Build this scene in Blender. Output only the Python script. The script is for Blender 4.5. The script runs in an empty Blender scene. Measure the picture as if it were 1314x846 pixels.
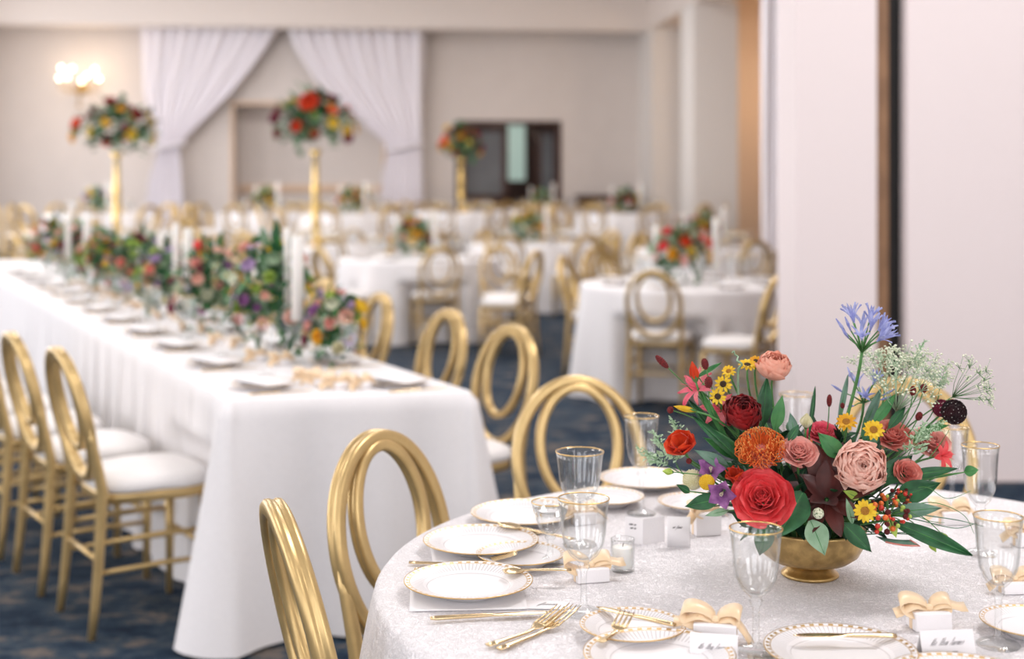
import bpy, math, random
from mathutils import Vector as V, Matrix, Quaternion, noise
R_ = random.Random(7)
PI = math.pi
C = bpy.context.scene.collection
sc = bpy.context.scene

# ------------------------------------------------------------------ camera model (real metres, from the photograph's perspective)
F, YH, H = 1700.0, 243.0, 1.42
TT = 0.762                                   # top of a dressed table
def W(px, py, Y):
    return V(((px - 657) / F * Y, Y, H - (py - YH) / F * Y))
def T(px, py, z=TT):
    Y = F * (H - z) / (py - YH)
    return V(((px - 657) / F * Y, Y, z + .0007))
FC = V((0.535, 2.262, TT))                   # centre of the near round table

# ------------------------------------------------------------------ materials
def mat(name, col, rough=0.5, metal=0.0, var=0.0, vscale=20.0, bump=0.0, bscale=60.0, spec=0.5, sub=0.0, col2=None, sheen=0.0, distort=0.0, coat=0.0):
    m = bpy.data.materials.new(name); m.use_nodes = True
    nt = m.node_tree; b = nt.nodes['Principled BSDF']
    b.inputs['Base Color'].default_value = (*col, 1); b.inputs['Roughness'].default_value = rough
    b.inputs['Metallic'].default_value = metal; b.inputs['Specular IOR Level'].default_value = spec
    if sheen: b.inputs['Sheen Weight'].default_value = sheen
    if coat: b.inputs['Coat Weight'].default_value = coat
    if sub:
        b.inputs['Subsurface Weight'].default_value = sub
        b.inputs['Subsurface Radius'].default_value = (0.01, 0.006, 0.004)
    tc = nt.nodes.new('ShaderNodeTexCoord')
    if var or col2:
        n = nt.nodes.new('ShaderNodeTexNoise'); n.inputs['Scale'].default_value = vscale; n.inputs['Detail'].default_value = 4
        nt.links.new(tc.outputs['Object'], n.inputs['Vector'])
        r = nt.nodes.new('ShaderNodeValToRGB')
        c2 = col2 if col2 else tuple(min(1, c * (1 + var)) for c in col)
        c1 = col if col2 else tuple(c * (1 - var) for c in col)
        r.color_ramp.elements[0].position = 0.35; r.color_ramp.elements[1].position = 0.65
        r.color_ramp.elements[0].color = (*c1, 1); r.color_ramp.elements[1].color = (*c2, 1)
        nt.links.new(n.outputs['Fac'], r.inputs['Fac']); nt.links.new(r.outputs['Color'], b.inputs['Base Color'])
    if bump:
        n2 = nt.nodes.new('ShaderNodeTexNoise'); n2.inputs['Scale'].default_value = bscale; n2.inputs['Detail'].default_value = 3
        n2.inputs['Distortion'].default_value = distort
        nt.links.new(tc.outputs['Object'], n2.inputs['Vector'])
        bp = nt.nodes.new('ShaderNodeBump'); bp.inputs['Strength'].default_value = bump; bp.inputs['Distance'].default_value = 0.004
        nt.links.new(n2.outputs['Fac'], bp.inputs['Height']); nt.links.new(bp.outputs['Normal'], b.inputs['Normal'])
    return m

def emit_mat(name, col, s):
    m = bpy.data.materials.new(name); m.use_nodes = True
    b = m.node_tree.nodes['Principled BSDF']
    b.inputs['Base Color'].default_value = (*col, 1)
    b.inputs['Emission Color'].default_value = (*col, 1); b.inputs['Emission Strength'].default_value = s
    return m

def glass_mat(name, tint=(0.975, 0.98, 0.98), edge=(0.48, 0.50, 0.49), rough=0.02):
    m = bpy.data.materials.new(name); m.use_nodes = True
    nt = m.node_tree; nt.nodes.clear()
    out = nt.nodes.new('ShaderNodeOutputMaterial')
    mixc = nt.nodes.new('ShaderNodeMix'); mixc.data_type = 'RGBA'
    mixc.inputs['A'].default_value = (*tint, 1); mixc.inputs['B'].default_value = (*edge, 1)
    tr = nt.nodes.new('ShaderNodeBsdfTransparent'); nt.links.new(mixc.outputs['Result'], tr.inputs['Color'])
    gl = nt.nodes.new('ShaderNodeBsdfGlossy'); gl.inputs['Roughness'].default_value = rough
    gl.inputs['Color'].default_value = (1, 1, 1, 1)
    lf = nt.nodes.new('ShaderNodeLayerWeight'); lf.inputs['Blend'].default_value = 0.5
    pw = nt.nodes.new('ShaderNodeMath'); pw.operation = 'POWER'; pw.inputs[1].default_value = 4.0
    nt.links.new(lf.outputs['Facing'], pw.inputs[0]); nt.links.new(pw.outputs[0], mixc.inputs['Factor'])
    fr = nt.nodes.new('ShaderNodeMapRange'); fr.inputs['To Min'].default_value = 0.055; fr.inputs['To Max'].default_value = 0.65
    nt.links.new(pw.outputs[0], fr.inputs['Value'])
    mx = nt.nodes.new('ShaderNodeMixShader')
    nt.links.new(fr.outputs['Result'], mx.inputs['Fac']); nt.links.new(tr.outputs['BSDF'], mx.inputs[1]); nt.links.new(gl.outputs['BSDF'], mx.inputs[2])
    nt.links.new(mx.outputs['Shader'], out.inputs['Surface'])
    return m

def cloth_mat(name, col, scale, strength, contrast):
    """woven damask: squiggly satin figure on a matte ground"""
    m = mat(name, col, 0.75, sheen=0.15)
    nt = m.node_tree; b = nt.nodes['Principled BSDF']
    tc = nt.nodes.new('ShaderNodeTexCoord')
    n = nt.nodes.new('ShaderNodeTexNoise'); n.inputs['Scale'].default_value = scale; n.inputs['Detail'].default_value = 1.5
    n.inputs['Distortion'].default_value = 2.2
    nt.links.new(tc.outputs['Object'], n.inputs['Vector'])
    w = nt.nodes.new('ShaderNodeMath'); w.operation = 'MULTIPLY'; w.inputs[1].default_value = 28
    nt.links.new(n.outputs['Fac'], w.inputs[0])
    s = nt.nodes.new('ShaderNodeMath'); s.operation = 'SINE'; nt.links.new(w.outputs[0], s.inputs[0])
    r = nt.nodes.new('ShaderNodeMapRange'); r.inputs['From Min'].default_value = -0.5; r.inputs['From Max'].default_value = 0.6
    nt.links.new(s.outputs[0], r.inputs['Value'])
    mc = nt.nodes.new('ShaderNodeMix'); mc.data_type = 'RGBA'
    mc.inputs['A'].default_value = (*[c * (1 - contrast) for c in col], 1); mc.inputs['B'].default_value = (*col, 1)
    nt.links.new(r.outputs['Result'], mc.inputs['Factor']); nt.links.new(mc.outputs['Result'], b.inputs['Base Color'])
    rr = nt.nodes.new('ShaderNodeMapRange'); rr.inputs['To Min'].default_value = 0.8; rr.inputs['To Max'].default_value = 0.5
    nt.links.new(r.outputs['Result'], rr.inputs['Value']); nt.links.new(rr.outputs['Result'], b.inputs['Roughness'])
    bp = nt.nodes.new('ShaderNodeBump'); bp.inputs['Strength'].default_value = strength; bp.inputs['Distance'].default_value = 0.0015
    nt.links.new(r.outputs['Result'], bp.inputs['Height']); nt.links.new(bp.outputs['Normal'], b.inputs['Normal'])
    return m

def plate_mat(name, rad, n=48):
    """white china with a gold scalloped edge, gold inner hairline and fine grey fluting; drawn in the plate's own polar coordinates"""
    m = mat(name, (0.78, 0.765, 0.775), 0.32)
    nt = m.node_tree; b = nt.nodes['Principled BSDF']
    tc = nt.nodes.new('ShaderNodeTexCoord'); sx = nt.nodes.new('ShaderNodeSeparateXYZ')
    nt.links.new(tc.outputs['Object'], sx.inputs[0])
    def M(op, a, bb=None):
        k = nt.nodes.new('ShaderNodeMath'); k.operation = op
        for i, q in enumerate((a, bb)):
            if q is None: continue
            if isinstance(q, (int, float)): k.inputs[i].default_value = q
            else: nt.links.new(q, k.inputs[i])
        return k.outputs[0]
    x, y = sx.outputs['X'], sx.outputs['Y']
    r = M('DIVIDE', M('SQRT', M('ADD', M('MULTIPLY', x, x), M('MULTIPLY', y, y))), rad)
    a = M('ARCTAN2', y, x)
    dash = M('GREATER_THAN', M('SINE', M('MULTIPLY', a, n)), 0.0)
    b1 = M('MULTIPLY', M('GREATER_THAN', r, 0.925), M('LESS_THAN', r, 0.968))
    edge = M('GREATER_THAN', r, 0.985)
    hair = M('MULTIPLY', M('GREATER_THAN', r, 0.905), M('LESS_THAN', r, 0.918))
    gold = M('MINIMUM', M('ADD', M('ADD', M('MULTIPLY', b1, dash), edge), hair), 1.0)
    flute = M('MULTIPLY', M('MULTIPLY', M('GREATER_THAN', r, 0.70), M('LESS_THAN', r, 0.9)), M('GREATER_THAN', M('SINE', M('MULTIPLY', a, n * 2)), 0.55))
    ring = M('MULTIPLY', M('GREATER_THAN', r, 0.635), M('LESS_THAN', r, 0.648))
    grey = M('MINIMUM', M('ADD', M('MULTIPLY', flute, 0.55), M('MULTIPLY', ring, 0.5)), 1.0)
    m1 = nt.nodes.new('ShaderNodeMix'); m1.data_type = 'RGBA'
    m1.inputs['A'].default_value = (0.78, 0.765, 0.775, 1); m1.inputs['B'].default_value = (0.36, 0.34, 0.34, 1)
    nt.links.new(grey, m1.inputs['Factor'])
    m2 = nt.nodes.new('ShaderNodeMix'); m2.data_type = 'RGBA'
    nt.links.new(m1.outputs['Result'], m2.inputs['A']); m2.inputs['B'].default_value = (0.60, 0.38, 0.12, 1)
    nt.links.new(gold, m2.inputs['Factor']); nt.links.new(m2.outputs['Result'], b.inputs['Base Color'])
    nt.links.new(M('MULTIPLY', gold, 0.7), b.inputs['Metallic'])
    return m

def carpet_mat():
    m = mat('carpet', (0.02, 0.03, 0.05), 0.95, spec=0.1)
    nt = m.node_tree; b = nt.nodes['Principled BSDF']
    tc = nt.nodes.new('ShaderNodeTexCoord'); mp = nt.nodes.new('ShaderNodeMapping'); mp.inputs['Scale'].default_value = (2.6, 5.0, 1)
    mp.inputs['Rotation'].default_value = (0, 0, 0.3)
    nt.links.new(tc.outputs['Object'], mp.inputs['Vector'])
    n = nt.nodes.new('ShaderNodeTexNoise'); n.inputs['Scale'].default_value = 1.5; n.inputs['Detail'].default_value = 9; n.inputs['Roughness'].default_value = 0.78; n.inputs['Distortion'].default_value = 0.15
    nt.links.new(mp.outputs['Vector'], n.inputs['Vector'])
    r = nt.nodes.new('ShaderNodeValToRGB'); e = r.color_ramp.elements
    e[0].position = 0.36; e[0].color = (0.010, 0.015, 0.030, 1)
    e[1].position = 0.68; e[1].color = (0.215, 0.175, 0.145, 1)
    k = e.new(0.46); k.color = (0.018, 0.034, 0.058, 1)
    k = e.new(0.535); k.color = (0.042, 0.062, 0.085, 1)
    k = e.new(0.565); k.color = (0.105, 0.094, 0.088, 1)
    nt.links.new(n.outputs['Fac'], r.inputs['Fac'])
    n2 = nt.nodes.new('ShaderNodeTexNoise'); n2.inputs['Scale'].default_value = 160; nt.links.new(tc.outputs['Object'], n2.inputs['Vector'])
    mc = nt.nodes.new('ShaderNodeMix'); mc.data_type = 'RGBA'; mc.blend_type = 'MULTIPLY'; mc.inputs['Factor'].default_value = 0.7
    r2 = nt.nodes.new('ShaderNodeMapRange'); r2.inputs['From Min'].default_value = 0.3; r2.inputs['From Max'].default_value = 0.7; r2.inputs['To Min'].default_value = 0.4; r2.inputs['To Max'].default_value = 1.5
    nt.links.new(n2.outputs['Fac'], r2.inputs['Value'])
    nt.links.new(r.outputs['Color'], mc.inputs['A']); nt.links.new(r2.outputs['Result'], mc.inputs['B'])
    nt.links.new(mc.outputs['Result'], b.inputs['Base Color'])
    return m

M = {}
M['gold'] = mat('chair_gold', (0.58, 0.415, 0.185), 0.33, 0.60, var=0.10, vscale=14, bump=0.06, bscale=90)
M['seat'] = mat('seat_fabric', (0.80, 0.78, 0.77), 0.8, bump=0.15, bscale=500)
M['cloth'] = cloth_mat('damask_cloth', (0.89, 0.865, 0.885), 62, 1.0, 0.17)
M['linen'] = mat('linen_cloth', (0.80, 0.785, 0.795), 0.8, bump=0.25, bscale=300, sheen=0.1, var=0.02, vscale=120)
M['napkin'] = mat('napkin', (0.84, 0.83, 0.84), 0.85, bump=0.2, bscale=400)
M['carpet'] = carpet_mat()
M['wall'] = mat('wall_paper', (0.72, 0.66, 0.62), 0.9, var=0.015, vscale=3, bump=0.1, bscale=200)
M['wall_near'] = mat('partition_fabric', (0.82, 0.735, 0.73), 0.95, var=0.012, vscale=150, bump=0.25, bscale=350)
M['ceil'] = mat('ceiling_paint', (0.78, 0.74, 0.70), 0.9, var=0.01)
M['beam'] = mat('beam_paint', (0.80, 0.73, 0.68), 0.85, var=0.01)
M['tan'] = mat('tan_wall', (0.74, 0.55, 0.40), 0.9, var=0.03)
M['trim'] = mat('white_trim', (0.80, 0.77, 0.74), 0.6, var=0.01)
M['wood'] = mat('brown_wood', (0.20, 0.10, 0.045), 0.5, col2=(0.27, 0.14, 0.065), vscale=8)
M['darkwood'] = mat('dark_wood', (0.045, 0.018, 0.013), 0.4, col2=(0.075, 0.030, 0.02), vscale=6)
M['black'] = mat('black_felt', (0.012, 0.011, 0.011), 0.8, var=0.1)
M['sheer'] = mat('white_voile', (0.86, 0.83, 0.87), 0.85, var=0.01, vscale=8, bump=0.1, bscale=300)
M['glass'] = glass_mat('clear_glass')
M['pane'] = glass_mat('window_glass', (0.97, 0.98, 0.98), (0.9, 0.92, 0.92))
M['smoke'] = mat('grey_glass', (0.16, 0.17, 0.18), 0.12, var=0.1, vscale=2)
M['gilt'] = mat('gilt_rim', (0.72, 0.50, 0.20), 0.25, 0.9)
M['cutlery'] = mat('champagne_metal', (0.74, 0.57, 0.34), 0.22, 0.95, bump=0.02, bscale=80)
M['brass'] = mat('aged_brass', (0.47, 0.32, 0.13), 0.30, 0.9, var=0.2, vscale=60, bump=0.06, bscale=140)
M['stand'] = mat('gold_stand', (0.80, 0.58, 0.22), 0.25, 0.85, var=0.05)
M['wax'] = mat('white_wax', (0.85, 0.83, 0.79), 0.45, sub=0.2)
M['wick'] = mat('wick', (0.05, 0.04, 0.035), 0.9)
M['paper'] = mat('white_card', (0.83, 0.81, 0.82), 0.8, bump=0.08, bscale=300)
M['ink'] = mat('grey_ink', (0.26, 0.25, 0.26), 0.8)
M['ribbon'] = mat('satin_ribbon', (0.80, 0.60, 0.38), 0.32, var=0.06, vscale=40, sheen=0.3)
M['china'] = plate_mat('gilded_china', 0.105, 44)
M['china_big'] = plate_mat('gilded_china_big', 0.135, 48)
M['china_small'] = plate_mat('gilded_china_small', 0.078, 40)
M['bulb'] = emit_mat('lit_bulb', (1.0, 0.86, 0.66), 9)
M['outside'] = emit_mat('daylit_garden', (0.42, 0.55, 0.50), 0.55)
# leaves and petals
def leafm(n, a, b): return mat(n, a, 0.5, col2=b, vscale=45, bump=0.15, bscale=120, spec=0.45)
M['leaf_dark'] = leafm('leaf_dark', (0.010, 0.062, 0.022), (0.022, 0.125, 0.042))
M['leaf_deep'] = leafm('leaf_deep', (0.006, 0.030, 0.014), (0.012, 0.060, 0.026))
M['leaf_mid'] = leafm('leaf_mid', (0.030, 0.16, 0.045), (0.07, 0.25, 0.07))
M['leaf_sage'] = leafm('leaf_sage', (0.17, 0.30, 0.18), (0.26, 0.40, 0.26))
M['leaf_grey'] = leafm('leaf_grey', (0.08, 0.17, 0.12), (0.14, 0.25, 0.18))
M['stem'] = leafm('stem_green', (0.055, 0.17, 0.045), (0.09, 0.26, 0.07))
M['lime'] = leafm('lime_green', (0.30, 0.45, 0.06), (0.45, 0.58, 0.14))
M['lace'] = leafm('pale_umbel', (0.58, 0.63, 0.44), (0.76, 0.77, 0.62))
M['feather'] = leafm('feathery_green', (0.30, 0.45, 0.28), (0.46, 0.60, 0.41))
def petm(n, a, b, vs=55, k=.32):
    m = mat(n, a, 0.55, col2=b, vscale=vs, spec=0.3, sheen=0.1); return thin(m, k)
def gloss(m):
    b = m.node_tree.nodes['Principled BSDF']; b.inputs['Roughness'].default_value = .36; b.inputs['Specular IOR Level'].default_value = .7; return m
def thin(m, k):
    nt = m.node_tree; bs = nt.nodes['Principled BSDF']; out = [q for q in nt.nodes if q.type == 'OUTPUT_MATERIAL'][0]
    t = nt.nodes.new('ShaderNodeBsdfTranslucent'); mx = nt.nodes.new('ShaderNodeMixShader'); mx.inputs['Fac'].default_value = k
    nt.links.new(bs.inputs['Base Color'].links[0].from_socket, t.inputs['Color'])
    nt.links.new(bs.outputs['BSDF'], mx.inputs[1]); nt.links.new(t.outputs['BSDF'], mx.inputs[2]); nt.links.new(mx.outputs['Shader'], out.inputs['Surface'])
    return m
M['rose'] = petm('coral_red_petal', (0.78, 0.050, 0.062), (0.90, 0.135, 0.14))
M['blush'] = petm('blush_petal', (0.90, 0.56, 0.46), (0.93, 0.68, 0.58))
M['peach'] = petm('peach_petal', (0.86, 0.42, 0.30), (0.90, 0.52, 0.40))
M['wine'] = petm('dark_red_petal', (0.19, 0.004, 0.006), (0.36, 0.012, 0.014))
M['dusty'] = petm('dusty_pink_petal', (0.76, 0.33, 0.28), (0.84, 0.48, 0.42))
M['poppy'] = petm('orange_red_petal', (0.70, 0.050, 0.012), (0.80, 0.10, 0.025))
M['chocolate'] = gloss(petm('chocolate_petal', (0.060, 0.013, 0.011), (0.125, 0.026, 0.021), 30, .15))
M['purple'] = petm('purple_petal', (0.24, 0.08, 0.26), (0.42, 0.18, 0.42), 70)
M['yellow'] = petm('yellow_petal', (0.80, 0.50, 0.02), (0.87, 0.64, 0.05))
M['amber'] = petm('amber_petal', (0.72, 0.33, 0.015), (0.82, 0.50, 0.03))
M['blue'] = petm('lavender_petal', (0.30, 0.33, 0.66), (0.52, 0.55, 0.82), 80)
M['black_p'] = petm('black_petal', (0.014, 0.003, 0.006), (0.05, 0.008, 0.014))
M['plum'] = petm('plum_petal', (0.18, 0.012, 0.045), (0.30, 0.03, 0.08))
M['hotpink'] = petm('hot_pink_petal', (0.78, 0.10, 0.18), (0.85, 0.25, 0.28))
M['coral'] = petm('coral_petal', (0.80, 0.24, 0.19), (0.86, 0.40, 0.34))
M['cream'] = petm('cream_petal', (0.72, 0.68, 0.40), (0.83, 0.80, 0.62))
M['style'] = petm('protea_style', (0.78, 0.13, 0.018), (0.88, 0.27, 0.05))
M['tip'] = petm('protea_tip', (0.78, 0.24, 0.04), (0.84, 0.44, 0.12))
M['core'] = mat('flower_disc', (0.30, 0.12, 0.012), 0.8, col2=(0.42, 0.20, 0.02), vscale=400, bump=0.5, bscale=500)
M['darkcore'] = mat('dark_disc', (0.03, 0.018, 0.01), 0.85, col2=(0.07, 0.04, 0.02), vscale=400, bump=0.5, bscale=500)
M['burr'] = mat('burr_red', (0.10, 0.006, 0.008), 0.75, col2=(0.24, 0.02, 0.02), vscale=300, bump=0.8, bscale=420)
M['berry'] = mat('red_berry', (0.55, 0.035, 0.02), 0.3, var=0.15, vscale=60)
M['orange_b'] = mat('orange_berry', (0.72, 0.16, 0.03), 0.35, var=0.15, vscale=60)
M['lilac'] = petm('lilac_petal', (0.45, 0.30, 0.55), (0.62, 0.48, 0.68))
M['white_p'] = petm('white_petal', (0.80, 0.76, 0.70), (0.85, 0.82, 0.78))

# ------------------------------------------------------------------ mesh builder
def fix_normals(me):
    import bmesh
    bm = bmesh.new(); bm.from_mesh(me); bmesh.ops.recalc_face_normals(bm, faces=bm.faces[:]); bm.to_mesh(me); bm.free()
class MB:
    def __init__(s): s.v = []; s.f = []; s.mi = []; s.m = 0
    def add(s, vs, fs, mtx=None):
        o = len(s.v)
        s.v += [mtx @ V(p) for p in vs] if mtx else [V(p) for p in vs]
        s.f += [tuple(i + o for i in f) for f in fs]; s.mi += [s.m] * len(fs)
    def box(s, a, b, mtx=None):
        (x0, y0, z0), (x1, y1, z1) = a, b
        vs = [(x0, y0, z0), (x1, y0, z0), (x1, y1, z0), (x0, y1, z0), (x0, y0, z1), (x1, y0, z1), (x1, y1, z1), (x0, y1, z1)]
        s.add(vs, [(0, 3, 2, 1), (4, 5, 6, 7), (0, 1, 5, 4), (1, 2, 6, 5), (2, 3, 7, 6), (3, 0, 4, 7)], mtx)
    def rbox(s, a, b, r, mtx=None, n=4):
        """box with its vertical edges rounded and a softened top and bottom rim"""
        (x0, y0, z0), (x1, y1, z1) = a, b
        def ring(inset, z):
            out = []; rr = max(r - inset, 1e-4)
            for cx, cy, a0 in ((x1 - r, y1 - r, 0), (x0 + r, y1 - r, PI / 2), (x0 + r, y0 + r, PI), (x1 - r, y0 + r, 1.5 * PI)):
                for k in range(n + 1):
                    t = a0 + k * PI / 2 / n; out.append((cx + rr * math.cos(t), cy + rr * math.sin(t), z))
            return out
        e = min(r * 0.35, (z1 - z0) * 0.3)
        rings = [ring(e, z0), ring(0, z0 + e), ring(0, z1 - e), ring(e, z1)]
        N = len(rings[0]); vs = sum(rings, []); fs = []
        for k in range(3):
            for i in range(N): fs.append((k * N + i, k * N + (i + 1) % N, (k + 1) * N + (i + 1) % N, (k + 1) * N + i))
        fs.append(tuple(range(N - 1, -1, -1))); fs.append(tuple(range(3 * N, 4 * N)))
        s.add(vs, fs, mtx)
    def tube(s, pts, rad, seg=8, closed=False, sx=1.0, mtx=None, up=None, shape=None):
        pts = [V(p) for p in pts]; n = len(pts)
        rads = rad if isinstance(rad, (list, tuple)) else [rad] * n
        vs = []; fs = []; prev = None
        for i, p in enumerate(pts):
            if closed: t = pts[(i + 1) % n] - pts[i - 1]
            else: t = pts[min(i + 1, n - 1)] - pts[max(i - 1, 0)]
            if t.length < 1e-9: t = V((0, 0, 1))
            t.normalize()
            if up is not None: a = V(up) - t * V(up).dot(t)
            elif prev is not None: a = prev - t * prev.dot(t)
            else:
                q = V((0, 0, 1)) if abs(t.z) < 0.9 else V((1, 0, 0)); a = q - t * q.dot(t)
            if a.length < 1e-6: a = t.orthogonal()
            a.normalize(); prev = a; b = t.cross(a)
            for k in range(seg):
                if shape: ca, cb = shape[k]
                else:
                    th = 2 * PI * k / seg; ca, cb = math.cos(th), math.sin(th)
                vs.append(p + (a * ca * sx + b * cb) * rads[i])
        for i in range(n if closed else n - 1):
            for k in range(seg):
                j = (i + 1) % n; fs.append((i * seg + k, i * seg + (k + 1) % seg, j * seg + (k + 1) % seg, j * seg + k))
        if not closed:
            fs.append(tuple(range(seg - 1, -1, -1))); fs.append(tuple((n - 1) * seg + k for k in range(seg)))
        s.add(vs, fs, mtx)
    def lathe(s, prof, seg=40, mtx=None, close=False):
        vs = []; fs = []; n = len(prof)
        for r, z in prof:
            for k in range(seg):
                a = 2 * PI * k / seg; vs.append((r * math.cos(a), r * math.sin(a), z))
        for i in range(n if close else n - 1):
            j = (i + 1) % n
            for k in range(seg): fs.append((i * seg + k, i * seg + (k + 1) % seg, j * seg + (k + 1) % seg, j * seg + k))
        if not close:
            if prof[0][0] > 1e-5: fs.append(tuple(range(seg - 1, -1, -1)))
            if prof[-1][0] > 1e-5: fs.append(tuple((n - 1) * seg + k for k in range(seg)))
        s.add(vs, fs, mtx)
    def ball(s, c, r, seg=8, rings=6, sc3=(1, 1, 1), mtx=None):
        c = V(c); vs = [c + V((0, 0, -r * sc3[2]))]; fs = []
        for i in range(1, rings):
            p = -PI / 2 + PI * i / rings
            for k in range(seg):
                a = 2 * PI * k / seg
                vs.append(c + V((r * math.cos(p) * math.cos(a) * sc3[0], r * math.cos(p) * math.sin(a) * sc3[1], r * math.sin(p) * sc3[2])))
        vs.append(c + V((0, 0, r * sc3[2]))); top = len(vs) - 1
        for k in range(seg):
            fs.append((0, 1 + (k + 1) % seg, 1 + k))
            fs.append((top, 1 + (rings - 2) * seg + k, 1 + (rings - 2) * seg + (k + 1) % seg))
        for i in range(rings - 2):
            for k in range(seg):
                a = 1 + i * seg; fs.append((a + k, a + (k + 1) % seg, a + seg + (k + 1) % seg, a + seg + k))
        s.add(vs, fs, mtx)
    def petal(s, L, wf, e0, e1, cup=0.3, phi=0.0, r0=0.0, z0=0.0, nt=6, ns=6, ruf=0.0, fold=0.0, mtx=None, seed=0, twist=0.0):
        """a sheet growing from (r0,z0): elevation runs e0..e1 along its length, half-width wf(t), cupped across, ruffled at the free edge"""
        vs = []; fs = []; r, z = r0, z0; cph, sph = math.cos(phi), math.sin(phi)
        for i in range(nt + 1):
            t = i / nt; e = e0 + (e1 - e0) * t
            if i: r += math.cos(e) * L / nt; z += math.sin(e) * L / nt
            w = wf(t); nr, nz = -math.sin(e), math.cos(e)
            for j in range(ns + 1):
                q = -1 + 2 * j / ns
                d = cup * q * q * w + fold * abs(q) * w
                if ruf: d += ruf * L * (t ** 2) * math.sin(q * 4.1 + seed * 1.7 + t * 2) * 0.5
                tx = q * w; x = r + nr * d; zz = z + nz * d + twist * q * w * t
                vs.append((x * cph - tx * sph, x * sph + tx * cph, zz))
        for i in range(nt):
            for j in range(ns):
                a = i * (ns + 1) + j; fs.append((a, a + 1, a + ns + 2, a + ns + 1))
        s.add(vs, fs, mtx)
    def strip(s, pts, wid, thick=0.0006, mtx=None):
        """a ribbon of real thickness along pts; wid = list of width vectors"""
        pts = [V(p) for p in pts]; n = len(pts); vs = []; fs = []
        for i, p in enumerate(pts):
            t = (pts[min(i + 1, n - 1)] - pts[max(i - 1, 0)]); w = V(wid[i]) if isinstance(wid, list) else V(wid)
            nn = t.cross(w); nn = nn.normalized() * thick if nn.length > 1e-9 else V((0, 0, thick))
            vs += [p - w / 2 - nn, p + w / 2 - nn, p + w / 2 + nn, p - w / 2 + nn]
        for i in range(n - 1):
            a = i * 4
            for k in range(4): fs.append((a + k, a + (k + 1) % 4, a + 4 + (k + 1) % 4, a + 4 + k))
        fs.append((3, 2, 1, 0)); e = (n - 1) * 4; fs.append((e, e + 1, e + 2, e + 3))
        s.add(vs, fs, mtx)
    def mesh(s, name, m, smooth=True, ang=None):
        me = bpy.data.meshes.new(name); me.from_pydata([tuple(p) for p in s.v], [], s.f)
        for q in (m if isinstance(m, (list, tuple)) else [m]): me.materials.append(q)
        me.polygons.foreach_set('use_smooth', [bool(smooth)] * len(me.polygons))
        me.polygons.foreach_set('material_index', s.mi)
        me.update()
        if smooth and ang is not None: me.set_sharp_from_angle(angle=math.radians(ang))
        return me
    def build(s, name, m, parent=None, loc=None, smooth=True, ang=None, rot=None):
        return put(name, s.mesh(name, m, smooth, ang), parent, loc, rot)

def put(name, me, parent=None, loc=None, rot=None, scale=None):
    o = bpy.data.objects.new(name, me); C.objects.link(o)
    if parent is not None: o.parent = parent
    if loc is not None: o.location = loc
    if rot is not None:
        if isinstance(rot, Quaternion): o.rotation_mode = 'QUATERNION'; o.rotation_quaternion = rot
        else: o.rotation_euler = rot
    if scale is not None: o.scale = (scale,) * 3 if isinstance(scale, (int, float)) else scale
    return o
def tag(o, label, cat, group=None, kind=None):
    o['label'] = label; o['category'] = cat
    if group: o['group'] = group
    if kind: o['kind'] = kind
    return o
def thing(name, label, cat, loc=(0, 0, 0), rz=0.0, group=None):
    o = bpy.data.objects.new(name, None); C.objects.link(o); o.location = loc; o.rotation_euler = (0, 0, rz)
    o.empty_display_size = 0.1
    return tag(o, label, cat, group)
def struct(o): o['kind'] = 'structure'; return o
KIDS = {}
def copy_tree(o, label, loc, rz, group=None, scale=None):
    c = o.copy(); C.objects.link(c); c.location = loc; c.rotation_euler = (0, 0, rz); c['label'] = label
    if group: c['group'] = group
    if scale: c.scale = (scale,) * 3
    for ch in o.children:
        k = ch.copy(); C.objects.link(k); k.parent = c
        for g in ch.children:
            q = g.copy(); C.objects.link(q); q.parent = k
    return c
def dirq(d): return V(d).normalized().to_track_quat('Z', 'Y')

# ------------------------------------------------------------------ room (its own axes: u to the right, v deep; turned 5.5 degrees)
TH = math.radians(5.5); CU, SU = math.cos(TH), math.sin(TH)
RM = Matrix.Rotation(TH, 4, 'Z')
def uv(u, v, z=0.0): return V((u * CU - v * SU, u * SU + v * CU, z))
def room_box(name, boxes, m, kind=True, smooth=False):
    mb = MB()
    for a, b in boxes: mb.box(a, b)
    o = put(name, mb.mesh(name, m, smooth)); o.matrix_world = RM
    if kind: struct(o)
    return o
UL, UR, VB, VF, ZC = -7.4, 4.78, -4.0, 24.6, 5.3
FAR = lambda px, py, Y=24.6: W(px, py, Y)
def far_u(px, v):            # room u at depth v seen at image column px
    k = (px - 657) / F
    return v * (SU + k * CU) / (CU - k * SU)
def far_z(px, py, v):
    u = far_u(px, v); return H - (py - YH) / F * (u * SU + v * CU)
room_box('floor', [((UL - 0.3, VB - 0.3, -0.1), (9.0, VF + 4.5, 0.0))], M['carpet'])
room_box('ceiling', [((UL - 0.3, VB - 0.3, ZC), (9.0, VF + 4.5, ZC + 0.1))], M['ceil'])
ST0, STZ = 17.2, .30
room_box('floor_platform', [((UL, ST0, 0), (UR + 2.6, VF, STZ))], M['carpet'])
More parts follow.
